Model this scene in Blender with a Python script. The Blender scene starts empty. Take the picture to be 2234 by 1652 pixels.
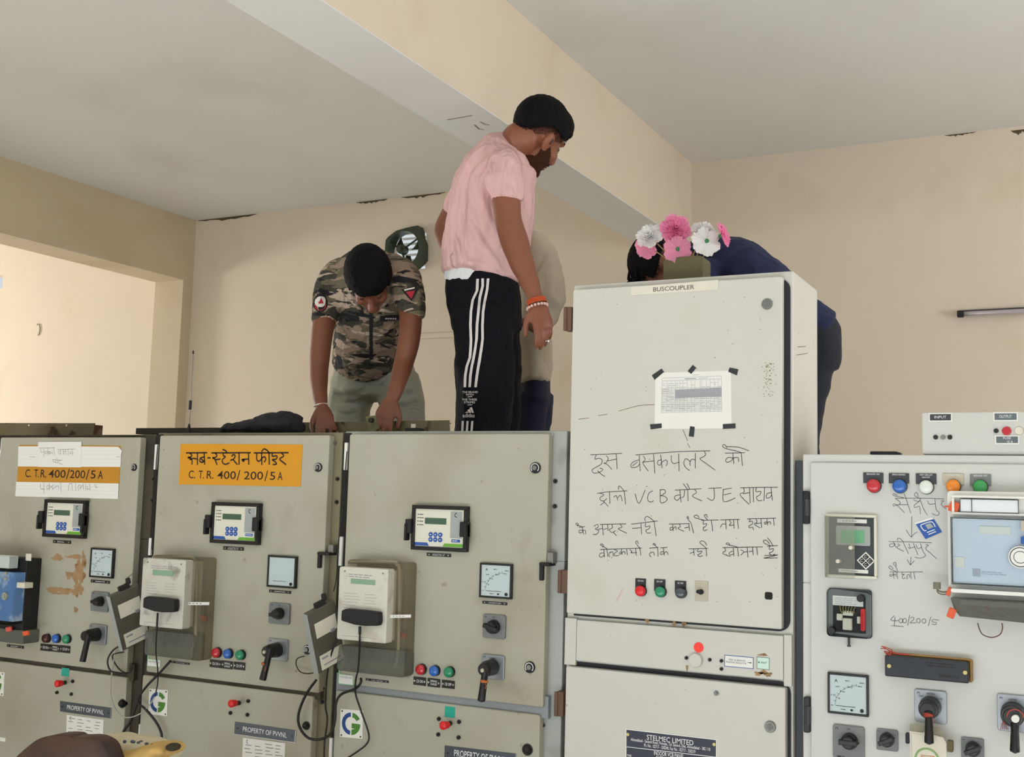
import bpy, bmesh, math, random
from mathutils import Vector, Matrix
from mathutils.bvhtree import BVHTree
V = Vector
random.seed(7)
S = bpy.context.scene
COL = S.collection

# ---------------------------------------------------------------- camera
IW, IH, FPX = 2234, 1652, 2466.12
PITCH, ROLL, YAW = 0.105273642, 0.0263591475, 0.473261359
CAM = V((0, -3, 1.6))
_cp, _sp, _cy, _sy = math.cos(PITCH), math.sin(PITCH), math.cos(YAW), math.sin(YAW)
FW = V((-_sy*_cp, _cy*_cp, _sp)); _R = V((_cy, _sy, 0)); _U = _R.cross(FW)
RT = _R*math.cos(ROLL) + _U*math.sin(ROLL)
UP = _U*math.cos(ROLL) - _R*math.sin(ROLL)
cd = bpy.data.cameras.new('camera'); cam = bpy.data.objects.new('camera', cd); COL.objects.link(cam)
cd.sensor_fit = 'HORIZONTAL'; cd.sensor_width = 36; cd.lens = 36*FPX/IW; cd.clip_start = .05
m = Matrix((RT, UP, -FW)).transposed().to_4x4(); m.translation = CAM; cam.matrix_world = m
S.camera = cam
# ---------------------------------------------------------------- view, world, daylight
S.view_settings.view_transform = 'Standard'; S.view_settings.look = 'None'
S.view_settings.gamma = 1; S.view_settings.use_curve_mapping = False
S.view_settings.exposure = 0.0
S.cycles.use_denoising = True
S.cycles.max_bounces = 8; S.cycles.transparent_max_bounces = 16
W = bpy.data.worlds.new('sky'); S.world = W; W.use_nodes = True
bg = W.node_tree.nodes['Background']; bg.inputs[0].default_value = (.86, .94, 1, 1); bg.inputs[1].default_value = .75
def area(name, loc, target, sx, sy, power, col):
    l = bpy.data.lights.new(name, 'AREA'); l.shape = 'RECTANGLE'; l.size = sx; l.size_y = sy; l.energy = power; l.color = col
    o = bpy.data.objects.new(name, l); COL.objects.link(o); o.location = loc
    o.rotation_euler = (V(target)-V(loc)).to_track_quat('-Z', 'Y').to_euler(); o['kind'] = 'helper'
    return o
area('daylight_through_front_door', (1.9, -5.0, 1.9), (-.6, 0, 1.5), 2.6, 2.3, 12, (.9, .95, 1))
area('daylight_through_side_window', (2.9, .9, 2.0), (-3, 2.2, 2.2), 1.8, 1.5, 66, (.95, .96, 1))
area('daylight_through_far_room_window', (-13, 1.3, 1.75), (-4.5, 3.2, 2.0), 1.2, 1.2, 330, (1, .96, .9))

sl = bpy.data.lights.new('sun', 'SUN'); sl.energy = 22.5; sl.angle = .02; sl.color = (.93, .96, 1)
so = bpy.data.objects.new('sun', sl); COL.objects.link(so); so.rotation_euler = V((-.12, .8, -.62)).to_track_quat('-Z', 'Y').to_euler(); so['kind'] = 'helper'
# ---------------------------------------------------------------- geometry helpers
def ray(u, v): return RT*((u-IW/2)/FPX) - UP*((v-IH/2)/FPX) + FW
def PY(u, v, Y=0.0):
    d = ray(u, v); return CAM + d*((Y-CAM.y)/d.y)
def PX(u, v, X):
    d = ray(u, v); return CAM + d*((X-CAM.x)/d.x)
def PPM(u, v, Y): return FPX/((PY(u, v, Y)-CAM).dot(FW))          # pixels per metre there
def rect(u0, v0, u1, v1, Y=0.0):
    a, b = PY(u0, v0, Y), PY(u1, v1, Y); return a.x, b.x, b.z, a.z     # x0 x1 z0 z1
def lin(c):
    r = []
    for x in c:
        x /= 255; r.append(x/12.92 if x <= .04045 else ((x+.055)/1.055)**2.4)
    return tuple(r)+(1,)

class MB:
    def __init__(s): s.v = []; s.f = []
    def add(s, vs, fs):
        o = len(s.v); s.v += [V(p) for p in vs]; s.f += [tuple(i+o for i in f) for f in fs]; return s
    def box(s, x0, x1, y0, y1, z0, z1):
        return s.add([(x, y, z) for x in (x0, x1) for y in (y0, y1) for z in (z0, z1)],
            [(0, 1, 3, 2), (4, 6, 7, 5), (0, 4, 5, 1), (2, 3, 7, 6), (0, 2, 6, 4), (1, 5, 7, 3)])
    def obox(s, c, a, b, n):          # oriented box: centre and three half axes
        c, a, b, n = V(c), V(a), V(b), V(n)
        return s.add([c+a*i+b*j+n*k for i in (-1, 1) for j in (-1, 1) for k in (-1, 1)],
            [(0, 1, 3, 2), (4, 6, 7, 5), (0, 4, 5, 1), (2, 3, 7, 6), (0, 2, 6, 4), (1, 5, 7, 3)])
    def prism(s, pts, y0, y1):        # polygon in x,z extruded along y
        n = len(pts)
        return s.add([(x, y0, z) for x, z in pts]+[(x, y1, z) for x, z in pts],
            [tuple(range(n)), tuple(range(2*n-1, n-1, -1))]+[(i, (i+1) % n, n+(i+1) % n, n+i) for i in range(n)])
    def rbox(s, x0, x1, z0, z1, y0, y1, r=.004, k=4):
        r = min(r, (x1-x0)*.49, (z1-z0)*.49); p = []
        for cx, cz, a in ((x1-r, z1-r, 0), (x0+r, z1-r, 90), (x0+r, z0+r, 180), (x1-r, z0+r, 270)):
            for i in range(k+1):
                t = math.radians(a+90*i/k); p.append((cx+r*math.cos(t), cz+r*math.sin(t)))
        return s.prism(p, y0, y1)
    def frame(s, x0, x1, z0, z1, w, y0, y1):
        s.box(x0, x1, y0, y1, z1-w, z1); s.box(x0, x1, y0, y1, z0, z0+w)
        s.box(x0, x0+w, y0, y1, z0+w, z1-w); return s.box(x1-w, x1, y0, y1, z0+w, z1-w)
    def loft(s, pts, rad, side=None, n=16, sub=1, closed_end=True):
        P = [V(p) for p in pts]; Rr = [(r, r) if not isinstance(r, (tuple, list)) else tuple(r) for r in rad]
        Sd = None if side is None else ([V(q) for q in side] if isinstance(side, list) else [V(side)]*len(P))
        if sub > 1 and len(P) > 1:
            P2, R2, S2 = [], [], []
            for i in range(len(P)-1):
                p0, p1, p2, p3 = P[max(i-1, 0)], P[i], P[i+1], P[min(i+2, len(P)-1)]
                for j in range(sub):
                    t = j/sub
                    P2.append(.5*((2*p1)+(p2-p0)*t+(2*p0-5*p1+4*p2-p3)*t*t+(3*p1-p0-3*p2+p3)*t**3))
                    q = t*t*(3-2*t); R2.append(tuple(Rr[i][k]*(1-q)+Rr[i+1][k]*q for k in (0, 1)))
                    if Sd: S2.append(Sd[i].lerp(Sd[i+1], t))
            P2.append(P[-1]); R2.append(Rr[-1])
            if Sd: S2.append(Sd[-1])
            P, Rr = P2, R2; Sd = S2 if Sd else None
        vs, fs, sd = [], [], None
        for i, p in enumerate(P):
            t = (P[min(i+1, len(P)-1)]-P[max(i-1, 0)])
            t = t.normalized() if t.length > 1e-9 else V((0, 0, 1))
            if Sd: sd = Sd[i].normalized(); fw = t.cross(sd); fw = fw.normalized() if fw.length > 1e-6 else V((0, 1, 0))
            else:
                if sd is None:
                    sd = t.cross(V((0, 0, 1)) if abs(t.z) < .9 else V((1, 0, 0))).normalized()
                else:
                    sd = (sd-t*sd.dot(t)); sd = sd.normalized() if sd.length > 1e-6 else t.orthogonal().normalized()
                fw = t.cross(sd)
            for k in range(n):
                a = 2*math.pi*k/n; vs.append(p+sd*(Rr[i][0]*math.cos(a))+fw*(Rr[i][1]*math.sin(a)))
        m_ = len(P)
        for i in range(m_-1):
            for k in range(n):
                fs.append((i*n+k, i*n+(k+1) % n, (i+1)*n+(k+1) % n, (i+1)*n+k))
        if closed_end:
            t0 = (P[0]-P[1]).normalized()*min(Rr[0])*.45; t1 = (P[-1]-P[-2]).normalized()*min(Rr[-1])*.45
            vs += [P[0]+t0, P[-1]+t1]; a, b = len(vs)-2, len(vs)-1
            for k in range(n):
                fs.append((a, (k+1) % n, k)); fs.append((b, (m_-1)*n+k, (m_-1)*n+(k+1) % n))
        return s.add(vs, fs)
    def tube(s, pts, r, n=8, sub=6): return s.loft(pts, [r]*len(pts), None, n, sub)
    def cyl(s, p0, p1, r0, r1=None, n=24):
        p0, p1 = V(p0), V(p1); r1 = r0 if r1 is None else r1
        t = (p1-p0).normalized(); a = t.orthogonal().normalized(); b = t.cross(a); vs = []
        for p, r in ((p0, r0), (p1, r1)):
            for k in range(n):
                g = 2*math.pi*k/n; vs.append(p+a*r*math.cos(g)+b*r*math.sin(g))
        return s.add(vs, [tuple(range(n-1, -1, -1)), tuple(range(n, 2*n))]+[(k, (k+1) % n, n+(k+1) % n, n+k) for k in range(n)])
    def ball(s, c, ax=(1, 1, 1), M=None, n=16, keep=None, noise=None):
        c = V(c); vs, fs, id_ = [], [], {}
        for i in range(n+1):
            for j in range(2*n):
                th, ph = math.pi*i/n, math.pi*j/n
                p = V((ax[0]*math.sin(th)*math.cos(ph), ax[1]*math.sin(th)*math.sin(ph), ax[2]*math.cos(th)))
                if keep and not keep(p+c): continue
                id_[i, j] = len(vs); q = p+c
                vs.append(M @ q if M else q)
        for i in range(n):
            for j in range(2*n):
                q = [id_.get(k) for k in ((i, j), (i+1, j), (i+1, (j+1) % (2*n)), (i, (j+1) % (2*n)))]
                if None not in q:
                    if i == 0: fs.append((q[0], q[1], q[2]))
                    elif i == n-1: fs.append((q[0], q[1], q[3]))
                    else: fs.append(tuple(q))
        return s.add(vs, fs)
    def ribbon(s, pts, w, y, sub=4):  # flat stroke on the plane y, points (x, z)
        P = [V((p[0], p[1])) for p in pts]
        if len(P) > 2 and sub > 1:
            Q = []
            for i in range(len(P)-1):
                p0, p1, p2, p3 = P[max(i-1, 0)], P[i], P[i+1], P[min(i+2, len(P)-1)]
                for j in range(sub):
                    t = j/sub; Q.append(.5*((2*p1)+(p2-p0)*t+(2*p0-5*p1+4*p2-p3)*t*t+(3*p1-p0-3*p2+p3)*t**3))
            P = Q+[P[-1]]
        vs, fs = [], []
        for i, p in enumerate(P):
            t = P[min(i+1, len(P)-1)]-P[max(i-1, 0)]
            t = t.normalized() if t.length > 1e-9 else V((1, 0))
            if i == 0: p = p-t*w*.3
            if i == len(P)-1: p = p+t*w*.3
            nrm = V((-t.y, t.x))*w/2
            vs += [(p.x+nrm.x, y, p.y+nrm.y), (p.x-nrm.x, y, p.y-nrm.y)]
            if i: fs.append((2*i-2, 2*i-1, 2*i+1, 2*i))
        return s.add(vs, fs)
    def disc(s, x, z, y, r, n=20, rz=None):
        return s.add([(x+r*math.cos(2*math.pi*k/n), y, z+(rz or r)*math.sin(2*math.pi*k/n)) for k in range(n)], [tuple(range(n))])
    def ring(s, x, z, y, r0, r1, a0=0, a1=360, n=32, sx=1):
        vs, fs = [], []
        for k in range(n+1):
            a = math.radians(a0+(a1-a0)*k/n)
            for r in (r0, r1): vs.append((x+sx*r*math.cos(a), y, z+r*math.sin(a)))
            if k: fs.append((2*k-2, 2*k-1, 2*k+1, 2*k))
        return s.add(vs, fs)
    def quad(s, x0, x1, z0, z1, y): return s.add([(x0, y, z0), (x1, y, z0), (x1, y, z1), (x0, y, z1)], [(0, 1, 2, 3)])
    def poly(s, pts, y): return s.add([(p[0], y, p[1]) for p in pts], [tuple(range(len(pts)))])
    def text(s, t, x0, x1, z0, z1, y):
        vs, fs = text_geo(t)
        w = max(p[0] for p in vs); h = max(p[1] for p in vs)
        return s.add([(x0+p[0]/w*(x1-x0), y, z0+p[1]/h*(z1-z0)) for p in vs], fs)

_tc = {}
def text_geo(t):
    if t not in _tc:
        c = bpy.data.curves.new('t', 'FONT'); c.body = t; c.resolution_u = 3; c.offset = .007
        o = bpy.data.objects.new('t', c); COL.objects.link(o)
        bpy.context.view_layer.update()
        me = bpy.data.meshes.new_from_object(o.evaluated_get(bpy.context.evaluated_depsgraph_get()))
        vs = [tuple(p.co) for p in me.vertices]; fs = [tuple(p.vertices) for p in me.polygons]
        bpy.data.objects.remove(o); bpy.data.curves.remove(c); bpy.data.meshes.remove(me)
        mx, my = min(p[0] for p in vs), min(p[1] for p in vs)
        _tc[t] = ([(p[0]-mx, p[1]-my) for p in vs], fs)
    return _tc[t]

ORG = {}
def tag(o, label=None, cat=None, group=None, kind=None):
    if label: o['label'] = label
    if cat: o['category'] = cat
    if group: o['group'] = group
    if kind: o['kind'] = kind
    return o
def thing(name, label, cat, loc, group=None):
    o = bpy.data.objects.new(name, None); COL.objects.link(o); o.location = loc; o.empty_display_size = .05
    ORG[o.name] = V(loc); return tag(o, label, cat, group)
def obj(name, mb, mat, parent=None, label=None, smooth=False, bev=0, loc=None, rem=0, sm=0, sub=0, flat_n=False):
    base = ORG[parent.name] if parent else V((0, 0, 0))
    if parent is None and loc is not None: base = V(loc)
    me = bpy.data.meshes.new(name)
    me.from_pydata([tuple(p-base) for p in mb.v], [], mb.f); me.update()
    if not (len(mb.f) and flat_n):
        bm = bmesh.new(); bm.from_mesh(me); bmesh.ops.recalc_face_normals(bm, faces=bm.faces); bm.to_mesh(me); bm.free()
    if mat: me.materials.append(mat)
    o = bpy.data.objects.new(name, me); COL.objects.link(o)
    if parent: o.parent = parent
    else: o.location = base
    ORG[o.name] = base
    if label: o['label'] = label
    if smooth or rem or sub:
        for p in me.polygons: p.use_smooth = True
    if bev:
        b = o.modifiers.new('bevel', 'BEVEL'); b.width = bev; b.segments = 2; b.limit_method = 'ANGLE'; b.harden_normals = False
    if rem:
        r = o.modifiers.new('remesh', 'REMESH'); r.mode = 'VOXEL'; r.voxel_size = rem; r.use_smooth_shade = True
    if sm:
        r = o.modifiers.new('smooth', 'SMOOTH'); r.factor = .5; r.iterations = sm
    if sub:
        r = o.modifiers.new('subdivision', 'SUBSURF'); r.levels = sub; r.render_levels = sub
    return o
def base_of(mb):
    xs = [p.x for p in mb.v]; ys = [p.y for p in mb.v]; zs = [p.z for p in mb.v]
    return V(((min(xs)+max(xs))/2, (min(ys)+max(ys))/2, min(zs)))
def solo(name, mb, mat, label, cat, group=None, **k):
    return tag(obj(name, mb, mat, None, loc=base_of(mb), **k), label, cat, group)
def struct(name, mb, mat, **k): return tag(obj(name, mb, mat, **k), kind='structure')
def dz(o, strength, size, depth=3):
    t = bpy.data.textures.new('cloth_folds', 'CLOUDS'); t.noise_scale = size; t.noise_depth = depth
    d = o.modifiers.new('folds', 'DISPLACE'); d.texture = t; d.strength = strength; d.mid_level = .5; d.texture_coords = 'GLOBAL'

# ---------------------------------------------------------------- materials
def folds(M_, sc, strength, dist, rot, stretch):
    N = M_.node_tree; L = N.links.new; g = N.nodes.new('ShaderNodeNewGeometry'); mp = N.nodes.new('ShaderNodeMapping'); mp.inputs['Rotation'].default_value = rot; mp.inputs['Scale'].default_value = stretch
    L(g.outputs['Position'], mp.inputs[0]); t = N.nodes.new('ShaderNodeTexNoise'); t.inputs['Scale'].default_value = sc; t.inputs['Detail'].default_value = 3; t.inputs['Distortion'].default_value = .8; L(mp.outputs[0], t.inputs['Vector'])
    b = N.nodes.new('ShaderNodeBump'); b.inputs['Strength'].default_value = strength; b.inputs['Distance'].default_value = dist; L(t.outputs['Fac'], b.inputs['Height']); L(b.outputs[0], N.nodes['Principled BSDF'].inputs['Normal']); return M_
def mat(name, rgb, rough=.55, metal=0, spots=None, bump=None, spec=.5, coat=0, mott=None, sheen=0):
    """spots: list of (rgb, noise scale, threshold low, high, amount); mott: (scale, amount)"""
    M_ = bpy.data.materials.new(name); M_.use_nodes = True; N = M_.node_tree; L = N.links.new
    b = N.nodes['Principled BSDF']; b.inputs['Roughness'].default_value = rough; b.inputs['Metallic'].default_value = metal
    b.inputs['Specular IOR Level'].default_value = spec; b.inputs['Coat Weight'].default_value = coat
    b.inputs['Base Color'].default_value = lin(rgb); M_.diffuse_color = lin(rgb)
    if not (spots or mott or bump): return M_
    g = N.nodes.new('ShaderNodeNewGeometry'); cur = None
    def nz(sc, det=4):
        t = N.nodes.new('ShaderNodeTexNoise'); t.inputs['Scale'].default_value = sc; t.inputs['Detail'].default_value = det
        L(g.outputs['Position'], t.inputs['Vector']); return t.outputs['Fac']
    def mix(f, a, c):
        x = N.nodes.new('ShaderNodeMix'); x.data_type = 'RGBA'; L(f, x.inputs[0])
        if isinstance(a, tuple): x.inputs[6].default_value = a
        else: L(a, x.inputs[6])
        x.inputs[7].default_value = c; return x.outputs[2]
    def ramp(f, lo, hi, amt):
        r = N.nodes.new('ShaderNodeMapRange'); r.inputs[1].default_value = lo; r.inputs[2].default_value = hi
        r.inputs[4].default_value = amt; L(f, r.inputs[0]); return r.outputs[0]
    cur = lin(rgb)
    if mott: cur = mix(ramp(nz(mott[0]), .35, .65, mott[1]), cur, lin(tuple(x*.7 for x in rgb)))
    for c, sc, lo, hi, am in (spots or []): cur = mix(ramp(nz(sc, 6), lo, hi, am), cur, lin(c))
    if not isinstance(cur, tuple): L(cur, b.inputs['Base Color'])
    if bump:
        bp = N.nodes.new('ShaderNodeBump'); bp.inputs['Strength'].default_value = bump[1]; bp.inputs['Distance'].default_value = .01
        L(nz(bump[0]), bp.inputs['Height']); L(bp.outputs[0], b.inputs['Normal'])
    return M_
def petal(name, rgb):
    M_ = mat(name, rgb, .8, mott=(60, .05)); N = M_.node_tree; L = N.links.new; b = N.nodes['Principled BSDF']; o = N.nodes['Material Output']
    t = N.nodes.new('ShaderNodeBsdfTranslucent'); t.inputs[0].default_value = lin(rgb); x = N.nodes.new('ShaderNodeMixShader'); x.inputs[0].default_value = .45
    L(b.outputs[0], x.inputs[1]); L(t.outputs[0], x.inputs[2]); L(x.outputs[0], o.inputs[0]); return M_
def clear(name, tint=(235, 240, 240), gloss=.12, rough=.05, milk=0, milk_rgb=(220, 225, 225)):
    M_ = bpy.data.materials.new(name); M_.use_nodes = True; N = M_.node_tree; L = N.links.new
    N.nodes.remove(N.nodes['Principled BSDF']); out = N.nodes['Material Output']
    t = N.nodes.new('ShaderNodeBsdfTransparent'); t.inputs[0].default_value = lin(tint)
    g = N.nodes.new('ShaderNodeBsdfGlossy'); g.inputs['Roughness'].default_value = rough
    lw = N.nodes.new('ShaderNodeLayerWeight'); lw.inputs[0].default_value = gloss
    m1 = N.nodes.new('ShaderNodeMixShader'); L(lw.outputs['Fresnel'], m1.inputs[0]); L(t.outputs[0], m1.inputs[1]); L(g.outputs[0], m1.inputs[2])
    last = m1.outputs[0]
    if milk:
        d = N.nodes.new('ShaderNodeBsdfDiffuse'); d.inputs[0].default_value = lin(milk_rgb)
        m2 = N.nodes.new('ShaderNodeMixShader'); m2.inputs[0].default_value = milk; L(last, m2.inputs[1]); L(d.outputs[0], m2.inputs[2]); last = m2.outputs[0]
    L(last, out.inputs[0]); return M_
K = {}
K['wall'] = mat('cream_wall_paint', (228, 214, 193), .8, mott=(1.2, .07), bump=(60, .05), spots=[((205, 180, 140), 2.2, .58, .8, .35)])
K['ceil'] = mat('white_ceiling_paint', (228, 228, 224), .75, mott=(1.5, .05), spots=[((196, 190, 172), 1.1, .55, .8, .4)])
K['walld'] = mat('darker_cream_wall_paint', (206, 190, 160), .8, mott=(1.2, .1), bump=(60, .05), spots=[((176, 150, 108), 1.6, .5, .8, .5)])  # darker, yellower cream than the other walls, with brownish blotches
K['stain'] = mat('damp_stain', (92, 80, 55), .9, mott=(9, .4))
K['floor'] = mat('floor_cement', (196, 194, 188), .6, mott=(3, .1))
K['cg'] = mat('pebble_grey_paint', (176, 174, 158), .42, mott=(3, .05), spots=[((138, 126, 88), 2.4, .5, .8, .6), ((112, 98, 66), 7, .6, .8, .35), ((104, 82, 46), 26, .67, .73, .4)])
K['cgframe'] = mat('grey_frame_paint', (172, 176, 170), .45, mott=(5, .12), spots=[((96, 84, 56), 7, .58, .75, .5)])
K['st'] = mat('light_grey_panel_paint', (207, 206, 198), .4, mott=(3, .03), spots=[((168, 152, 108), 3.4, .6, .9, .38), ((90, 70, 40), 34, .7, .76, .4)])
K['rp'] = mat('pale_grey_panel_paint', (208, 209, 204), .38, mott=(3, .03), spots=[((176, 168, 140), 4, .6, .9, .3)])
K['cgdark'] = mat('grimy_dark_frame', (70, 64, 48), .7, mott=(8, .3), spots=[((30, 26, 20), 5, .5, .7, .8)])
K['cgolive'] = mat('grimy_olive_frame', (132, 126, 98), .6, mott=(6, .2), spots=[((66, 56, 34), 9, .58, .72, .6)])
K['cgblue'] = mat('blue_grey_rail', (142, 148, 152), .5, mott=(6, .1), spots=[((80, 70, 48), 12, .62, .74, .5)])
K['gap'] = mat('dark_channel', (26, 25, 22), .8)
K['gasket'] = mat('black_rubber_gasket', (24, 28, 36), .6)
K['black'] = mat('black_plastic', (11, 11, 15), .38)
K['mblack'] = mat('matt_black_plastic', (24, 24, 26), .65)
K['dgrey'] = mat('dark_grey_plastic', (58, 62, 66), .5)
K['grey'] = mat('grey_plastic', (120, 124, 124), .45)
K['silver'] = mat('silver_plate', (150, 155, 160), .32, .55)
K['lplate'] = mat('black_engraved_plate', (20, 20, 22), .4)
K['white'] = mat('white_plastic', (236, 236, 230), .4)
K['ink'] = mat('black_ink', (28, 28, 32), .7)
K['pencil'] = mat('grey_marker_ink', (92, 96, 100), .7)
K['wtext'] = mat('white_lettering', (228, 230, 232), .5)
K['ivory'] = mat('ivory_faceplate', (224, 222, 206), .45)
K['rgrey'] = mat('grey_faceplate', (164, 170, 168), .45)
K['lcd'] = mat('lcd_green', (70, 98, 82), .25)
K['lcd2'] = mat('lcd_pale_green', (136, 172, 146), .25)
K['blue'] = mat('blue_print', (36, 86, 170), .45)
K['green'] = mat('green_print', (104, 172, 52), .45)
K['meter'] = mat('white_meter_dial', (232, 238, 240), .3)
K['paper'] = mat('white_paper', (236, 235, 230), .8, mott=(14, .04))
K['lines'] = mat('grey_print', (150, 152, 158), .7)
K['yellow'] = mat('yellow_sign_paint', (216, 150, 22), .55)
K['yellow2'] = mat('faded_yellow_sign_paint', (196, 136, 34), .6, mott=(12, .08))
K['brownink'] = mat('dark_brown_sign_paint', (44, 26, 14), .6)
K['steel'] = mat('bright_steel', (190, 190, 186), .28, .9)
K['zinc'] = mat('dull_zinc', (134, 134, 128), .45, .7)
K['bolt'] = mat('dark_bolt', (46, 42, 42), .5, .4)
K['rust'] = mat('rusty_steel', (96, 66, 50), .8, mott=(30, .4), spots=[((140, 120, 100), 18, .6, .66, .7)])
K['ruststain'] = mat('brown_rust_stain', (172, 138, 98), .85, mott=(40, .4), spots=[((112, 70, 40), 26, .55, .66, .8)])
K['plate'] = mat('dirty_steel_plate', (120, 110, 86), .6, .2, mott=(10, .3), spots=[((52, 36, 22), 16, .6, .66, .9), ((96, 96, 40), 7, .58, .64, .6)])
K['brown'] = mat('brown_painted_steel', (104, 76, 60), .6, mott=(30, .2))
K['red'] = mat('red_lens', (196, 36, 48), .22, coat=.4)
K['redb'] = mat('bright_red_plastic', (222, 30, 34), .35)
K['rdark'] = mat('dark_red_lens', (70, 26, 28), .25)
K['blens'] = mat('blue_lens', (36, 100, 190), .22, coat=.4)
K['glens'] = mat('green_lens', (24, 140, 100), .22, coat=.4)
K['glens2'] = mat('bright_green_lens', (52, 158, 80), .22, coat=.4)
K['wlens'] = mat('white_lens', (226, 234, 226), .22, coat=.4)
K['olens'] = mat('orange_lens', (240, 140, 24), .22, coat=.4)
K['dlens'] = mat('dark_grey_lens', (66, 74, 82), .22, coat=.4)
K['teal'] = mat('teal_sticker', (22, 168, 146), .5)
K['mcase'] = mat('off_white_meter_case', (214, 212, 200), .4, spots=[((160, 146, 110), 14, .58, .72, .45)])
K['mcase2'] = mat('smudged_meter_case', (204, 203, 192), .4, spots=[((84, 80, 64), 16, .6, .72, .6), ((178, 150, 96), 9, .6, .8, .5)])
K['mside'] = mat('clear_plastic_yellowed', (176, 168, 146), .3)
K['clear'] = clear('clear_plastic')
K['haze'] = clear('dusty_clear_plastic', (236, 233, 222), .12, .15, .2, (176, 170, 150))
K['smoke'] = clear('smoky_clear_plastic', (226, 226, 222), .15, .1, .36, (150, 152, 142))
K['bluef'] = mat('pale_blue_meter_face', (226, 234, 250), .25, mott=(6, .05))
K['blued'] = mat('blue_face_painted_reflections', (96, 138, 196), .3, spots=[((196, 212, 232), 16, .52, .62, .7), ((40, 74, 128), 9, .6, .66, .6)])  # pale spots paint the cover's reflections into the blue face
K['beige'] = mat('beige_plastic', (190, 184, 166), .5)
K['olive'] = mat('khaki_pot', (98, 92, 60), .7, mott=(40, .15))
K['modem'] = mat('grey_modem_case', (88, 86, 74), .5, spots=[((66, 62, 52), 12, .55, .7, .5)])
K['orange'] = mat('orange_seal', (226, 92, 50), .5)
K['thread'] = mat('orange_thread', (200, 110, 60), .8)
K['redwire'] = mat('red_wire', (176, 66, 48), .6)
K['cable'] = mat('black_cable', (20, 20, 20), .5)
K['gcable'] = mat('grey_cable', (120, 116, 100), .6)
K['brass'] = mat('brass_screw', (186, 172, 110), .35, .7)
K['tape'] = mat('black_tape', (42, 46, 50), .5)
K['fang'] = mat('dark_green_fan_paint', (50, 62, 44), .5, mott=(20, .3))
K['foliage'] = mat('green_foliage', (70, 120, 40), .8, mott=(12, .5))
K['card'] = mat('white_card', (226, 222, 206), .7, mott=(30, .1))
K['vest'] = mat('white_cotton', (220, 224, 226), .9)
# ---------------------------------------------------------------- room
XL, YB, ZC = -6.198, 3.6, 3.70
FX, FZ = -4.22, 3.305
def wall_with_holes(x0, x1, y0, y1, z0, z1, holes):
    mb = MB(); x = x0
    for a, b, c, d in sorted(holes):
        mb.box(x, a, y0, y1, z0, z1); mb.box(a, b, y0, y1, z0, c); mb.box(a, b, y0, y1, d, z1); x = b
    return mb.box(x, x1, y0, y1, z0, z1)
struct('floor', MB().box(-14.5, 3.4, -6, YB+.2, -.12, 0), K['floor'])
struct('ceiling', MB().box(-14.5, 3.4, -6, YB+.2, ZC, ZC+.15), K['ceil'])
v_ = PY(3, 614, YB)
struct('wall_back', wall_with_holes(-14.5, 3.4, YB, YB+.07, 0, ZC, [(FX-.14, FX+.14, FZ-.135, FZ+.135), (v_.x-.75, v_.x+.015, v_.z-.06, v_.z+.055)]), K['wall'])
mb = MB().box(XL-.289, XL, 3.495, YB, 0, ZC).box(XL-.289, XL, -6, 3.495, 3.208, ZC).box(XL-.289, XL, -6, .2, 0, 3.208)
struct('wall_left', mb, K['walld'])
struct('wall_right', MB().box(3.2, 3.4, -6, -.4, 0, ZC).box(3.2, 3.4, 2.2, YB, 0, ZC).box(3.2, 3.4, -.4, 2.2, 0, 1.1).box(3.2, 3.4, -.4, 2.2, 2.9, ZC), K['wall'])
struct('wall_front', MB().box(-14.5, -5.2, -6.2, -6, 0, ZC).box(-5.2, 3.4, -6.2, -6, 3.1, ZC), K['wall'])
BX0, BX1, BZ = -2.4475, -2.160, 3.172
mb = MB().box(BX0, BX1, -6, YB, BZ+.004, ZC)
struct('trim_1', mb, K['wall'])['label'] = 'cream painted concrete beam crossing the ceiling'
struct('trim_2', MB().box(BX0, BX1, -6, YB, BZ, BZ+.004), K['ceil'])['label'] = 'white painted underside of the beam'
# cobweb and damp lines where the ceiling meets the back wall
mb = MB()
for u0, v0, u1, v1, w in ((778, 436, 845, 427, .03), (876, 426, 972, 416, .022), (432, 474, 560, 462, .03), (2060, 300, 2130, 292, .015), (2205, 290, 2240, 284, .03)):
    a, b = PY(u0, v0, YB-.002), PY(u1, v1, YB-.002)
    n = 14; top = []; bot = []
    for i in range(n+1):
        x = a.x+(b.x-a.x)*i/n; top.append((x, min(ZC-.002, a.z+.012))); bot.append((x, min(ZC-.004, a.z+.012)-w*random.uniform(.25, 1)*math.sin(math.pi*(i+.5)/(n+1))))
    mb.poly(top+bot[::-1], YB-.002)
struct('trim_3', mb, K['stain'])['label'] = 'dark damp line along the ceiling corner'
mb = MB()                                    # trowel marks under the beam
for a in ((975, 262, 1010, 256, 1030, 252), (1035, 272, 1045, 282, 1056, 283), (1048, 266, 1058, 272, 1068, 273)):
    d = [CAM+ray(a[i], a[i+1])*((BZ-.001-CAM.z)/ray(a[i], a[i+1]).z) for i in (0, 2, 4)]
    for i in range(2):
        p, q = d[i], d[i+1]; n = V((-(q-p).y, (q-p).x, 0)).normalized()*.003
        mb.add([p+n, p-n, q-n, q+n], [(0, 1, 2, 3)])
struct('trim_4', mb, mat('grey_scuff', (128, 124, 116), .9))['label'] = 'grey scuff marks under the beam'
a, b = PY(920, 725, YB-.01), PY(985, 737, YB-.01)
struct('trim_5', MB().box(a.x-.5, b.x+.6, YB-.02, YB, b.z+.002, a.z-.012), K['wall'])['label'] = 'cream cable trunking along the back wall'

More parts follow.
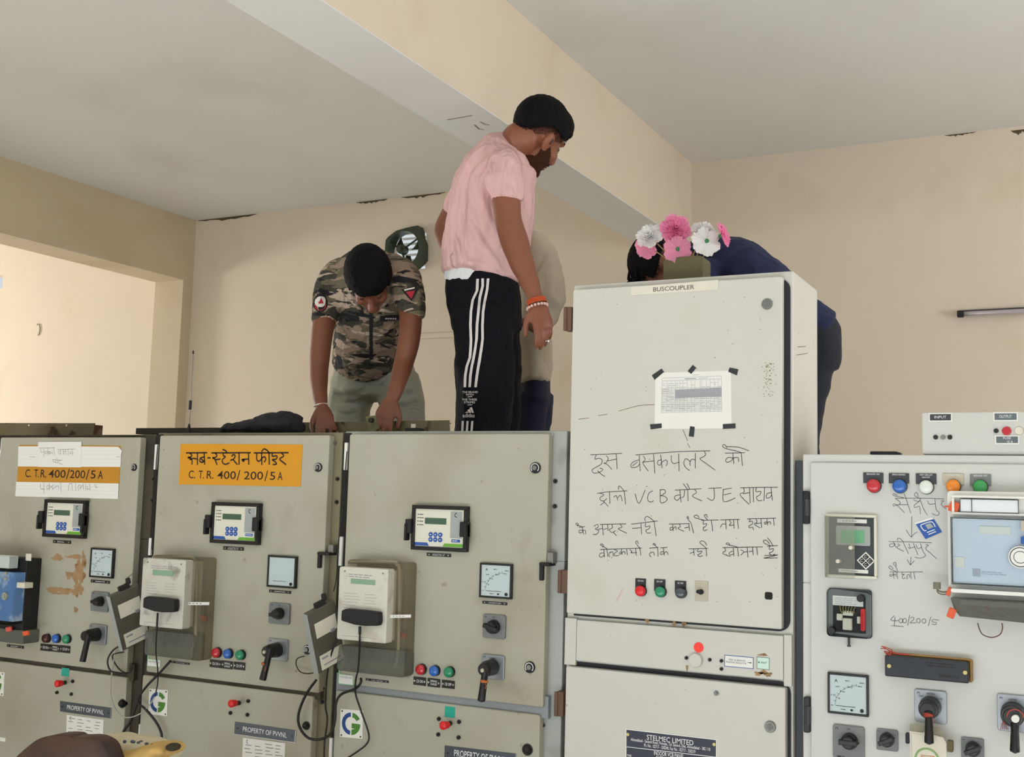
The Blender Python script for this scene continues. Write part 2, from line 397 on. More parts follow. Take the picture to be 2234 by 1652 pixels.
# exhaust fan in the back wall
fan = thing('exhaust_fan', 'dark green exhaust fan set in the back wall, daylight behind its blades', 'exhaust fan', (FX, YB-.05, FZ-.155))
p = [(-.150, .045), (-.145, .085), (-.06, .135), (.06, .152), (.122, .156), (.140, .07), (.160, .03), (.163, -.09), (.10, -.138), (.02, -.158), (-.07, -.148), (-.135, -.11), (-.150, -.05)]
n = 40; out = []
def edge_pt(ang):
    d = V((math.cos(ang), math.sin(ang))); best = 9
    for i in range(len(p)):
        a_, b_ = V(p[i]), V(p[(i+1) % len(p)]); e = b_-a_; den = d.x*e.y-d.y*e.x
        if abs(den) < 1e-9: continue
        t = (a_.x*e.y-a_.y*e.x)/den; s_ = (a_.x*d.y-a_.y*d.x)/den
        if t > 0 and -1e-6 <= s_ <= 1+1e-6: best = min(best, t)
    return d*best
mb = MB(); vs = []; fs = []
for k in range(n):
    t = 2*math.pi*k/n; o_ = edge_pt(t); i_ = V((math.cos(t)*.126, math.sin(t)*.126))
    for q, y in ((o_, YB-.075), (i_, YB-.075), (i_, YB+.01), (o_, YB-.005)): vs.append((FX+q.x, y, FZ+q.y))
for k in range(n):
    j = (k+1) % n
    for c in range(4): fs.append((4*k+c, 4*k+(c+1) % 4, 4*j+(c+1) % 4, 4*j+c))
obj('fan_frame', mb.add(vs, fs), K['fang'], fan)
obj('motor', MB().cyl((FX-.02, YB-.075, FZ), (FX-.02, YB-.02, FZ), .034).cyl((FX-.02, YB-.085, FZ), (FX-.02, YB-.075, FZ), .016), K['fang'], fan, bev=.004)
for k in range(3):
    a0 = math.radians(25+120*k); mb = MB(); vs = []; fs = []
    for i in range(7):
        r = .03+.085*i/6
        for j in range(7):
            a_ = a0+(-.42+.84*j/6)*(0.6+.5*i/6); vs.append((FX-.008+r*math.cos(a_), YB+.015+.03*(j/6-.5), FZ+r*math.sin(a_)))
    for i in range(6):
        for j in range(6): fs.append((i*7+j, i*7+j+1, i*7+j+8, i*7+j+7))
    b = obj('blade', mb.add(vs, fs), K['fang'], fan, smooth=True)
    s_ = b.modifiers.new('solid', 'SOLIDIFY'); s_.thickness = .003
mb = MB()
for a_ in (35, 155, 275):
    t = math.radians(a_); mb.cyl((FX-.03, YB-.04, FZ), (FX+.125*math.cos(t), YB-.045, FZ+.125*math.sin(t)), .007, n=8)
obj('support_bar', mb, K['fang'], fan)
mb = MB()
for i in range(7): mb.obox((FX, YB+.12, FZ-.12+.04*i), (.13, 0, 0), (0, .012, -.005), (0, .0008, .001))
obj('louvre', mb, K['white'], fan)
struct('ground', MB().box(-16, 3.4, YB+.2, 13, -.3, -.05), K['floor'])
solo('tree', MB().ball((0, 0, 0), (1.1, .5, .8), Matrix.Translation((FX-3.2, YB+4.4, FZ-.55)), 14).cyl((FX-3.0, YB+4.4, -.06), (FX-3.0, YB+4.4, FZ), .12, .08), K['foliage'], 'green tree crown glimpsed outside through the exhaust fan', 'tree')

# tube light at the right, back wall
a, b = PY(2091, 686, YB-.03), PY(2234, 679, YB-.03)
t = thing('tube_light', 'unlit fluorescent tube light fixed on the back wall at right', 'tube light', (a.x, YB, a.z))
obj('housing', MB().box(a.x, a.x+1.2, YB-.035, YB, a.z-.004, a.z+.022), K['dgrey'], t, bev=.004)
obj('lamp_tube', MB().cyl((a.x+.03, YB-.05, a.z-.002), (a.x+1.17, YB-.05, a.z-.002), .0125), mat('dusty_tube_glass', (196, 190, 198), .25), t, smooth=True)
for x in (a.x+.012, a.x+1.188): obj('lamp_holder', MB().box(x-.016, x+.016, YB-.066, YB-.034, a.z-.02, a.z+.016), K['mblack'], t, bev=.003)
# wire ring on the far wall
p = PY(82, 720, YB-.006)
mb = MB().tube([(p.x+.035*math.cos(i*.42)*.8, YB-.006, p.z+.05*math.sin(i*.42)) for i in range(-3, 6)], .0035)
solo('wire_loop', mb, K['gcable'], 'thin bent wire stuck on the bright wall of the far room', 'wire')
# ---------------------------------------------------------------- switchgear cabinets
PLAT = 1.42                                    # top of the rear chambers, where the men stand
def hinge_bar(par, u, v0, v1, Y=.02, k='white', w=.006):
    a, b = PY(u, v0, Y), PY(u, v1, Y); obj('hinge', MB().box(a.x-w, a.x+w, Y-.006, Y+.012, b.z, a.z), K[k], par, bev=.002)
DOOR = {}
def dial_lock(cab, u, v, r, Y=-.006, kind='dial'):
    p = PY(u, v, Y); par = DOOR.get((cab.name, 'u' if v < 1500 else 'l'), cab)
    if kind == 'steel':
        o = obj('lock', MB().cyl((p.x, .001, p.z), (p.x, Y, p.z), r*1.05, r).ring(p.x, p.z, Y-.0012, r*.62, r*.9), K['zinc'], par, bev=.001)
        o2 = obj('key_insert', MB().cyl((p.x, 0, p.z), (p.x, Y-.002, p.z), r*.55).box(p.x-.0015, p.x+.0015, Y-.004, Y, p.z-r*.4, p.z+r*.4), K['grey'], par)
    elif kind == 'dome':
        obj('lock', MB().ball((p.x, .002, p.z), (r, .02, r), None, 10).cyl((p.x, .001, p.z), (p.x, -.004, p.z), r*1.1), K['black'], par, smooth=False)
    else:
        obj('lock', MB().cyl((p.x, .001, p.z), (p.x, Y, p.z), r), K['mblack'], par, bev=.001)
        mb = MB()
        for k in range(11):
            a = math.radians(210-24*k*1.0+0)
            c = (p.x+r*.74*math.cos(a), p.z+r*.74*math.sin(a)); d = V((-math.sin(a), math.cos(a)))*r*.13
            mb.ribbon([(c[0]-d.x, c[1]-d.y), (c[0]+d.x, c[1]+d.y)], r*.16, Y-.0006)
        obj('lock_scale', mb, K['wtext'], par)
        obj('key_insert', MB().cyl((p.x, Y, p.z), (p.x, Y-.004, p.z), r*.42), K['zinc'], par)
def bolts(par, pts, Y=.03, r=.006, k='bolt', name='bolt'):
    for u, v in pts:
        p = PY(u, v, Y-.004); obj(name, MB().cyl((p.x, Y+.002, p.z), (p.x, Y-.005, p.z), r*1.25, n=6).cyl((p.x, Y-.005, p.z), (p.x, Y-.009, p.z), r*.6, n=10), K[k], par)
def cg_cabinet(label, X0, X1, dl, dr, zt, zb, llx, lrx, lzt, fk='cgframe', rk='cgblue'):
    c = thing('switchgear_cabinet', label, 'electrical cabinet', ((X0+X1)/2, .8, 0), 'grey switchgear cabinets in a row')
    mb = MB().box(X0+.003, X1-.003, .03, .33, PLAT, zt+.011).box(X0+.003, X1-.003, .03, 1.75, .06, PLAT)
    obj('body', mb, K[fk], c, bev=.003)
    obj('channel', MB().box(X0+.004, dl-.012, .022, .031, .1, zt+.005), K['gap'], c)
    DOOR[c.name, 'u'] = obj('upper_door', MB().rbox(dl, dr, zb, zt, 0, .03, .006), K['cg'], c, bev=.003)
    DOOR[c.name, 'l'] = obj('lower_door', MB().rbox(llx, lrx, .14, lzt, 0, .03, .006), K['cg'], c, bev=.003)
    obj('rail', MB().box(dl-.02, lrx+.02, .012, .031, lzt-.01, zb+.03), K[rk], c)
    obj('plinth', MB().box(X0+.01, X1-.01, .05, 1.74, 0, .06), K['gap'], c)
    return c
c1 = cg_cabinet('grey cabinet with taped white papers over a faded orange strip', -3.80, -2.975, -3.751, -3.022, 1.781, .955, -3.751, -3.019, .940, 'cgdark', 'cgdark')
c2 = cg_cabinet('grey cabinet with the yellow painted sign in Hindi', -2.971, -2.162, -2.930, -2.196, 1.787, .968, -2.945, -2.217, .956, 'cgolive', 'cgdark')
c3 = cg_cabinet('grey cabinet without a sign, beside the taller white cabinet', -2.158, -1.362, -2.117, -1.409, 1.790, 1.006, -2.13, -1.418, .984)
dial_lock(c1, 290.5, 1020, .0125); dial_lock(c2, 692.7, 1020, .0145); dial_lock(c3, 1167, 1021, .0165)
dial_lock(c2, 669, 1418, .015); dial_lock(c3, 1154.6, 1456.4, .0165)
dial_lock(c1, 261, 1536.6, .014, -.014, 'dome'); dial_lock(c2, 663, 1585, .012, -.014, 'dome'); dial_lock(c3, 1146.6, 1637.7, .015, -.014, 'dome')
for (u, a, b) in ((343, 970, 1025), (330, 1174, 1212)): hinge_bar(c2, u, a, b)
for (u, a, b) in ((757, 966, 1026), (746, 1171, 1235)): hinge_bar(c3, u, a, b)
hinge_bar(c2, 308, 1580, 1650); hinge_bar(c3, 724, 1610, 1652)
bolts(c1, [(334, 1046), (331, 1092)], .03, .005); bolts(c2, [(735.5, 1045), (733.5, 1096), (703, 1503), (702, 1532)], .03, .0055)
bolts(c3, [(1211, 1050), (1210, 1105), (1185, 1548), (1184, 1583)], .03, .0055)
bolts(c3, [(1205, 949.5), (1203.5, 966), (1190.5, 1510), (1188.5, 1527)], .03, .004, 'steel')
bolts(c2, [(730, 967)], .03, .005, 'zinc')
def latch(par, u0, v0, u1, v1):                 # bracket on the frame and black keeper on the door edge
    a, b, c, d = rect(u0, v0, u1, v1, .02)
    obj('latch', MB().box(b-.02, b, .0, .03, c+.03, d), K['zinc'], par, bev=.002)
    obj('latch_keeper', MB().box(a, b-.004, -.014, .03, c+.022, c+.032).box(a, a+.012, -.012, .004, c-.02, c+.024), K['mblack'], par, bev=.003)
latch(c3, 1187, 1204, 1212, 1252); latch(c2, 706, 1187, 733, 1227)
# rust stain and pen marks on cabinet door 1
def blob(mb, u, v, ru, rv, y, n=44, seed=0):
    rnd = random.Random(seed); pts = []
    for k in range(n):
        t = 2*math.pi*k/n; q = .85+.18*math.sin(3*t+seed)+.14*math.sin(7*t+2*seed)+rnd.uniform(-.12, .12); p = PY(u+ru*q*math.cos(t), v+rv*q*math.sin(t), y); pts.append((p.x, p.z))
    mb.poly(pts, y)
mb = MB()
for i, a in enumerate([(172, 1250, 14, 28), (170, 1285, 12, 20), (145, 1290, 26, 8), (120, 1288, 14, 9), (108, 1287, 7, 7), (162, 1215, 20, 5), (125, 1217, 13, 8), (182, 1225, 6, 22), (165, 1331, 5, 7), (150, 1255, 8, 10)]):
    blob(mb, *a, -.0006-.00005*i, seed=i)
obj('rust_stain', mb, K['ruststain'], DOOR[c1.name, 'u'], 'brown stain where a plate was removed')

# ---- tall bus coupler cabinet
bus = thing('buscoupler_cabinet', 'tall pale grey cabinet with Hindi handwriting and a flower pot on top', 'electrical cabinet', (-1.02, .5, 0))
XA, XB, ZT = -1.353, -.703, 2.233
mb = MB().box(XA, XB, .03, .335, 0.06, ZT).box(XA, XB, .335, 1.75, .06, PLAT)
obj('body', mb, K['st'], bus, bev=.004)
obj('plinth', MB().box(XA+.01, XB-.01, .05, 1.74, 0, .06), K['gap'], bus)
obj('gasket', MB().rbox(-.9, -.7105, 1.269, 2.212, .024, .031, .03, 6).box(-1.31, -.8, .0265, .031, 2.2, 2.2175).rbox(-.9, -.7085, .16, 1.140, .024, .031, .03, 6).box(-1.33, -.8, .026, .031, 1.269, 1.29).box(-1.33, -.8, .026, .031, 1.10, 1.140), K['gasket'], bus)
DOOR[bus.name, 'u'] = obj('upper_door', MB().rbox(-1.342, -.7265, 1.277, 2.214, 0, .028, .005), K['st'], bus, bev=.003)
DOOR[bus.name, 'l'] = obj('lower_door', MB().rbox(-1.340, -.7165, .2, 1.128, 0, .028, .005), K['st'], bus, bev=.003)
obj('middle_panel', MB().box(-1.316, -.726, .016, .031, 1.145, 1.259), K['st'], bus, bev=.0015)
obj('panel_strip', MB().box(-1.353, -1.3172, .0165, .031, 1.130, 1.262), K['st'], bus, bev=.0015)
obj('panel_strip', MB().box(-.7248, -.704, .0165, .031, 1.130, 1.262), K['st'], bus, bev=.0015)
mb = MB()
for u, v in ((1412, 1354), (1471, 1361), (1492, 1363)): blob(mb, u, v, 5, 7, .0155, seed=u)
for u, v in ((1665, 1467), (1655, 1470), (1675, 1472), (1664, 1429)): blob(mb, u, v, 11, 5 if v > 1440 else 3, .0151, seed=u)
blob(mb, 1499, 1458, 3, 8, .0152, seed=3)
obj('rust_stain', mb, K['ruststain'], bus, 'brown rust marks round the indicator window')
for u0, v0, u1, v1 in ((1235.6, 671, 1249, 722), (1223.5, 1243.5, 1240.6, 1295), (1215.7, 1508, 1231, 1563.6)):
    a, b, c, d = rect(u0, v0, u1, v1, .01); obj('hinge', MB().box(a, b, .0, .032, c, d).cyl((a+.002, .0, c), (a+.002, .0, d), .006, n=10), K['brown'], bus, 'rusty brown hinge', bev=.002)
dial_lock(bus, 1672.5, 663, .0145, -.006, 'steel'); dial_lock(bus, 1679.4, 1586.5, .0145, -.006, 'steel')
a, b, c, d = rect(1668.5, 1291.5, 1685.5, 1309, -.0004); obj('square_hole', MB().rbox(a, b, c, d, -.0006, .004, .005), K['gap'], DOOR[bus.name, 'u'])
bolts(bus, [(1562, 1513)], 0, .0055, 'zinc')
bolts(bus, [(1497, 1436), (1548, 1440), (1573.5, 1442.4), (1573.5, 1460)], .016, .004, 'bolt')
mb = MB()                                       # specks and scratches
rnd = random.Random(5)
for k in range(70):
    u, v = rnd.uniform(1260, 1700), rnd.uniform(640, 1330)
    p = PY(u, v, -.0005); l = rnd.uniform(.001, .0035); t = rnd.uniform(-.6, 1.2)
    mb.ribbon([(p.x, p.z), (p.x+l*math.cos(t), p.z+l*math.sin(t))], rnd.uniform(.0008, .0018), -.0005)
for q in ([(1427, 883), (1395, 885), (1350, 897)], [(1325, 904), (1305, 907)], [(1490, 938), (1500, 962)], [(1500, 968), (1505, 977)], [(1262, 915), (1285, 912)]):
    P = [PY(u, v, -.0005) for u, v in q]; mb.ribbon([(p.x, p.z) for p in P], .0016, -.0005)
for k in range(60):
    u, v = 1676+rnd.gauss(0, 7), rnd.uniform(790, 870); p = PY(u, v, -.0005); mb.ribbon([(p.x, p.z), (p.x+.002, p.z+.0015)], .0013, -.0005)
obj('scratches', mb, mat('brown_scratches', (128, 104, 66), .8), DOOR[bus.name, 'u'])['kind'] = 'stuff'
mb = MB(); x = XB+.0006                          # scratches on the side wall
for q in ([(1740, 757), (1758, 756)], [(1738, 775), (1762, 771)], [(1773, 766), (1774, 745), (1777, 764)], [(1746, 657), (1747, 668)]):
    P = [PX(u, v, XB+.0008) for u, v in q]
    for i in range(len(P)-1):
        n = V((0, 0, 1))*.0007; mb.add([P[i]+n, P[i]-n, P[i+1]-n, P[i+1]+n], [(0, 1, 2, 3)])
obj('side_scratches', mb, K['bolt'], bus)

# ---- right cabinet
rp = thing('control_cabinet', 'pale grey control cabinet with five coloured lamps, right of the tall cabinet', 'electrical cabinet', (-.3, .5, 0))
RX0, RX1 = -.674, .146
mb = MB().box(RX0, RX1, .012, .36, PLAT-.02, 1.735).box(RX0, RX1, .012, 1.75, .06, PLAT-.02)
obj('body', mb, K['rp'], rp, bev=.003)
obj('plinth', MB().box(RX0+.01, RX1-.01, .05, 1.74, 0, .06), K['gap'], rp)
DOOR[rp.name, 'u'] = obj('door', MB().rbox(-.652, .13, .2, 1.713, 0, .014, .006), K['rp'], rp, bev=.003)
for u0, v0, u1, v1 in ((1751.5, 1071, 1765, 1144), (1754, 1520, 1767.5, 1599)):
    a, b, c, d = rect(u0, v0, u1, v1, .0); h = (d-c)
    o = obj('hinge', MB().box(a, b, -.008, .02, c, d), K['black'], rp, 'black hinge', bev=.003)
    obj('hinge_pin', MB().cyl((b-.004, -.006, c+h*.25), (b-.004, -.006, d-h*.25), .006, n=12), K['dgrey'], o)
obj('gap_strip', MB().box(XB+.002, RX0-.002, .05, .1, .06, 1.72), mat('dark_blue_grey_strip', (72, 77, 84), .6), rp)
# ---------------------------------------------------------------- instruments on the doors
CN = {1: 'cabinet with taped papers', 2: 'cabinet with the yellow Hindi sign', 3: 'cabinet with no sign', 4: 'control cabinet at right'}
def dashes(mb, x0, x1, z0, z1, y, rows, seed=0, w=None, fill=.9):
    rnd = random.Random(seed); h = (z1-z0)/rows; w = w or h*.38
    for r in range(rows):
        x = x0; z = z1-h*(r+.5)
        end = x0+(x1-x0)*rnd.uniform(fill-.25, fill)
        while x < end:
            l = (x1-x0)*rnd.uniform(.06, .2); mb.box(x, min(x+l, x1), y-.0001, y, z-w/2, z+w/2); x += l+(x1-x0)*.03
    return mb
def name_plate(par, r, text=None, seed=0, Y=0, k='lplate', name='name_plate', screws=True, two=None):
    x0, x1, z0, z1 = rect(*r, Y); w, h = x1-x0, z1-z0
    o = obj(name, MB().box(x0, x1, Y-.002, Y+.0005, z0, z1), K[k], par)
    tx0, tx1 = x0+w*.24, x1-w*.24
    mb = MB()
    if two: mb.text(two[0], tx0, tx1, z0+h*.55, z0+h*.8, Y-.0024); mb.text(two[1], tx0, tx1, z0+h*.2, z0+h*.45, Y-.0024)
    elif text: mb.text(text, tx0, tx1, z0+h*.32, z0+h*.68, Y-.0024)
    else: dashes(mb, tx0, tx1, z0+h*.2, z0+h*.8, Y-.0023, 2, seed)
    obj('lettering', mb, K['wtext'], o)
    if screws:
        m2 = MB()
        for x in (x0+w*.1, x1-w*.1): m2.cyl((x, Y-.002, (z0+z1)/2), (x, Y-.0034, (z0+z1)/2), min(h*.22, .003), n=10)
        obj('screw', m2, K['steel'], o)
def relay(n, r, plate, ptext, two=None):
    x0, x1, z0, z1 = rect(*r, -.02); w, h = x1-x0, z1-z0
    X = lambda f: x0+w*(.062+.868*f); Z = lambda f: z1-h*(.105+.795*f)
    t = thing('protection_relay', 'protection relay, black bezel and ivory keypad face, on the '+CN[n], 'relay', ((x0+x1)/2, 0, z0), 'protection relays on the cabinet doors')
    obj('bezel', MB().frame(x0, x1, z0, z1, w*.06, -.02, .001), K['black'], t, bev=.002)
    fp = obj('faceplate', MB().box(x0+w*.05, x1-w*.05, -.014, .001, z0+h*.05, z1-h*.05), K['ivory'], t)
    y = -.0144
    obj('side_panel', MB().quad(X(.73), X(.97), Z(.76), Z(.02), y), K['rgrey'], fp)
    obj('display', MB().box(X(.2), X(.645), y-.001, y, Z(.39), Z(.22)), K['lcd'], fp, 'dark green display')
    for fy in (.68, .82):
        for fx in (.33, .43, .53):
            b = obj('button', MB().cyl((X(fx), -.0135, Z(fy)), (X(fx), -.016, Z(fy)), w*.037, n=16), K['blue'], fp, 'round blue button')
    mb = MB()
    for fy in (.68, .82):
        for fx in (.33, .43, .53): mb.box(X(fx)-w*.014, X(fx)+w*.014, -.0164, -.0162, Z(fy)-h*.008, Z(fy)+h*.008)
    obj('button_symbols', mb, K['wtext'], fp)
    obj('blue_stripe', MB().poly([(X(0), Z(1)), (X(.3), Z(1)), (X(.26), Z(.91)), (X(0), Z(.91))], y), K['blue'], fp)
    obj('green_stripe', MB().poly([(X(.58), Z(1)), (X(1), Z(1)), (X(1), Z(.91)), (X(.62), Z(.91))], y), K['green'], fp)
    obj('model_label', MB().quad(X(.76), X(.94), Z(.87), Z(.79), y), K['blue'], fp)
    mb = MB(); dashes(mb, X(.78), X(.92), Z(.86), Z(.8), y-.0003, 1, n); obj('model_lettering', mb, K['wtext'], fp)
    mb = MB()
    for i, fy in enumerate((.13, .225, .32, .42)):
        mb.disc(X(.05), Z(fy), y, w*.01); mb.box(X(.075), X(.16+.01*(i % 2)), y-.0001, y, Z(fy)-h*.008, Z(fy)+h*.008)
    mb.ring(X(.85), Z(.12), y-.0003, w*.022, w*.034, 70, 290); obj('indicator_marks', mb, K['ink'], fp)
    for sx, a, b in ((-1, x0-w*.085, x0+w*.02), (1, x1-w*.11, x1+w*.03)):
        mb = MB().box(a, b, -.03, -.004, z0+h*.36, z0+h*.68).box(min(a, b)-.001, min(a, b)+w*.04, -.034, -.01, z0+h*.2, z0+h*.58) if sx < 0 else MB().box(a, b, -.026, -.004, z0+h*.33, z0+h*.66).box(b-w*.05, b, -.034, -.01, z0+h*.16, z0+h*.62)
        obj('side_clip', mb, K['mblack'], t, bev=.003)
    name_plate(t, plate, ptext, n, two=two)
relay(1, (96.5, 1089, 180.5, 1176), (117, 1178, 155, 1187), None)
relay(2, (461, 1095, 561, 1190), (488, 1192, 532, 1202), None, ('OVERCURRENT + E/F', 'RELAY'))
relay(3, (898.5, 1101.5, 1016, 1205.5), (932, 1206, 984, 1216), None, ('OVERCURRENT + E/F', 'RELAY'))

def ammeter(n, r, plate, label, marks=True, Y=-.012):
    x0, x1, z0, z1 = rect(*r, Y); w, h = x1-x0, z1-z0
    t = thing('ammeter', label, 'ammeter', ((x0+x1)/2, 0, z0), 'square panel ammeters')
    obj('bezel', MB().frame(x0, x1, z0, z1, w*.055, Y, .001), K['black'], t, bev=.0015)
    dl_ = obj('dial', MB().rbox(x0+w*.045, x1-w*.045, z0+h*.04, z1-h*.04, Y+.003, .001, .004), K['meter'], t)
    y = Y+.0026; mb = MB(); X = lambda f: x0+w*f; Z = lambda f: z1-h*f
    mb.box(X(.2), X(.68), y-.0004, y, Z(.80)-h*.006, Z(.80)+h*.006)
    obj('pointer', mb, K['ink'], dl_)
    obj('adjuster_screw', MB().cyl((X(.84), y, Z(.87)), (X(.84), y-.002, Z(.87)), w*.045, n=16), K['mblack'], dl_)
    if marks:
        mb = MB().text('A', X(.17), X(.25), Z(.23), Z(.155), y)
        for s_, fx, fy in (('0', .11, .80), ('10', .14, .55), ('20', .24, .335), ('40', .48, .175), ('80', .84, .2), ('5', .28, .62), ('15', .37, .45), ('20', .55, .325), ('40', .79, .285)):
            mb.text(s_, X(fx)-w*.028*len(s_), X(fx)+w*.028*len(s_), Z(fy)-h*.016, Z(fy)+h*.016, y)
        mb2 = MB(); A_ = [math.radians(178-10*k) for k in range(9)]
        mb2.ribbon([(X(.80)+w*.62*math.cos(a), Z(.80)+h*.54*math.sin(a)) for a in A_], w*.008, y)
        for a in A_[1:]:
            c, s_ = math.cos(a), math.sin(a); mb2.ribbon([(X(.80)+w*.60*c, Z(.80)+h*.52*s_), (X(.80)+w*.66*c, Z(.80)+h*.575*s_)], w*.01, y-.0001)
        mb.box(X(.32), X(.44), y-.0001, y, Z(.885), Z(.87)).box(X(.56), X(.62), y-.0001, y, Z(.9), Z(.855))
        obj('scale_figures', mb, K['ink'], dl_); obj('scale_arc', mb2, K['pencil'], dl_)
    if plate: name_plate(t, plate, 'AMMETER', n)
    obj('glass', MB().quad(X(.05), X(.95), Z(.96), Z(.04), Y+.0008), K['clear'], t)
ammeter(1, (197.5, 1195, 243.5, 1263), (199, 1264.5, 240, 1274), 'ammeter with printed numbers on the '+CN[1])
ammeter(2, (584, 1211, 643, 1285), (588, 1286.5, 635, 1296), 'ammeter with blank white dial on the '+CN[2], False)
ammeter(3, (1046.5, 1227.5, 1114.5, 1308.4), (1053, 1311, 1107, 1321), 'ammeter with double scale on the '+CN[3])
ammeter(4, (1805, 1466.6, 1894.7, 1565.5), None, 'largest looking ammeter, above a rotary switch on the '+CN[4])

def knob(mb, c, r, d, ang):               # round base with a pointer wing
    mb.cyl(c, c+V((0, -d*.5, 0)), r, r*.94); mb.cyl(c+V((0, -d*.5, 0)), c+V((0, -d, 0)), r*.8, r*.7)
    a = math.radians(ang); u = V((math.cos(a), 0, math.sin(a))); w = V((-math.sin(a), 0, math.cos(a)))
    mb.obox(c+V((0, -d*.8, 0)), u*r*1.08, w*r*.3, (0, d*.3, 0)); return mb.cyl(c+V((0, -d*.3, 0))+u*r*.9, c+V((0, -d*.9, 0))+u*r*.9, r*.42, r*.3, 3)
def switch_plate(t, r, k='grey', Y=-.008, texts=(), seed=0):
    x0, x1, z0, z1 = rect(*r, Y); w, h = x1-x0, z1-z0
    pl_ = obj('plate', MB().rbox(x0, x1, z0, z1, Y, .001, w*.08), K[k], t, bev=.0015)
    mb = MB()
    for s_, fx, fy, hw in texts: mb.text(s_, x0+w*(fx-hw), x0+w*(fx+hw), z1-h*(fy+.03), z1-h*(fy-.025), Y-.0004)
    mb.ring(x0+w*.13, z1-h*.12, Y-.0004, w*.025, w*.045, -30, 210)
    obj('lettering', mb, K['ink'], pl_); return x0, x1, z0, z1
def rot_switch(r, c, rpx, ang, label, texts=(('OFF', .5, .1, .07),), k='grey', d=.03):
    x0, x1, z0, z1 = rect(*r, -.008)
    t = thing('rotary_switch', label, 'rotary switch', ((x0+x1)/2, 0, z0), 'rotary switches on the cabinet doors')
    switch_plate(t, r, k, texts=texts)
    p = PY(*c, -.008-d*.6); R_ = rpx/PPM(*c, -.03); p = V((p.x, -.008, p.z))
    obj('knob', knob(MB(), p, R_, d, ang), K['black'], t, bev=.0015)
rot_switch((199, 1290, 233.6, 1336.4), (212, 1313), 11, 180, 'plain rotary switch below the ammeter on the '+CN[1])
rot_switch((587, 1314.5, 629.7, 1364), (603, 1339.5), 13, 190, 'plain rotary switch below the ammeter on the '+CN[2])
rot_switch((1053.4, 1339.6, 1101, 1395.5), (1072, 1369), 15.5, -15, 'plain rotary switch below the ammeter on the '+CN[3])
rot_switch((1816.6, 1579.8, 1886, 1662), (1851, 1620), 18, 0, 'rotary switch directly beneath the ammeter on the '+CN[4], (('OFF', .5, .1, .06), ('AMMETER', .25, .93, .13)))
rot_switch((1911.8, 1589.5, 1959, 1641.3), (1933, 1617), 15.5, 25, 'small rotary switch left of the hanging paper tag', (('OFF', .5, .1, .07), ('ON', .85, .36, .06)))
rot_switch((2096.7, 1608, 2147, 1661), (2121.6, 1637), 16, 25, 'small rotary switch right of the hanging paper tag', (('OFF', .5, .1, .07), ('ON', .87, .36, .06)))

def pistol_switch(r, hub, end, label, texts=(), wrap=None, cap=None, rb=.024, k='silver', pv=None, wd=.011):
    x0, x1, z0, z1 = rect(*r, -.008); cx, cz = (x0+x1)/2, (z0+z1)/2
    t = thing('control_switch', label, 'control switch', (cx, 0, z0), 'control switches with pistol grip handles')
    switch_plate(t, r, k, texts=texts)
    obj('boss', MB().cyl((cx, -.008, cz), (cx, -.05, cz), rb, rb*.9).cyl((cx, -.05, cz), (cx, -.068, cz), rb*.85, rb*.7), K['black'], t, bev=.002)
    h0 = PY(*hub, -.062); h1 = PY(*end, -.075); d = (h1-h0); L_ = d.length; d.normalize()
    s_ = d.cross(V((0, 1, 0))).normalized(); n_ = d.cross(s_)
    mb = MB().loft([h0, h0+d*L_*.25, h0+d*L_*.6, h1-d*.004, h1], [(wd*.95, .012), (wd*.85, .011), (wd*.95, .011), (wd*1.05, .011), (wd*.9, .009)], s_, 12, 3)
    hd_ = obj('handle', mb, K['black'], t, smooth=True)
    if wrap:
        q = PY(*wrap, -.068); mb = MB()
        for k_ in range(3): mb.loft([q-d*(.001+.002*k_), q-d*(.0025+.002*k_)], [(wd*1.12, .0135)]*2, s_+d*.08*(k_-1), 12)
        mb.tube([q+s_*.011+V((0, -.012, 0)), q+s_*.014+d*.006+V((0, -.012, 0)), q+s_*.012+d*.014+V((0, -.012, 0))], .0008)
        obj('thread', mb, K[cap if cap == 'redwire' else 'thread'], hd_, 'orange thread tied round the handle')
    if pv:
        q = PY(*pv, -.072); obj('pivot_screw', MB().cyl((q.x, -.05, q.z), (q.x, -.076, q.z), .0055, n=12), K['beige'], hd_)
    return t
pistol_switch((194.6, 1360.7, 229, 1409), (194, 1384), (180, 1444), 'black pistol grip switch without thread on the '+CN[1])
pistol_switch((584.8, 1392.4, 625.6, 1444), (590, 1416), (573, 1484), 'pistol grip switch with thread on the '+CN[2], wrap=(578, 1452), pv=(577, 1423))
pistol_switch((1050.5, 1427, 1098.6, 1485), (1059, 1461), (1050, 1530), 'pistol grip switch with pale pivot screw on the '+CN[3], (('NORMAL', .5, .13, .14), ('TRIP', .2, .3, .09)), wrap=(1056, 1490), pv=(1053, 1463))
pistol_switch((1994.5, 1503, 2066, 1582), (2026, 1552), (2027, 1622), 'large pistol grip switch with red cord above the hanging tag', (('NEUTRAL', .52, .1, .13), ('TRIP', .2, .2, .08), ('CLOSE', .78, .23, .1)), wrap=(2025, 1564), cap='redwire', rb=.026, wd=.0105)
t = pistol_switch((2174.6, 1513, 2247, 1601), (2214, 1578), (2214, 1641), 'large switch with white key disc at the right edge', (('LOCAL', .5, .13, .13),), rb=.028, wd=.0105)
q = PY(2215, 1569, -.08)
obj('key_disc', MB().cyl((q.x, -.05, q.z), (q.x, -.082, q.z), .0085, n=20).box(q.x-.004, q.x+.004, -.0835, -.082, q.z-.0012, q.z+.0012), K['white'], t)
a_ = PY(2200, 1566, -.07); b_ = PY(2194, 1596, -.03)
mb = MB().ring(q.x, q.z+.002, -.0705, .0165, .019, 0, 180)
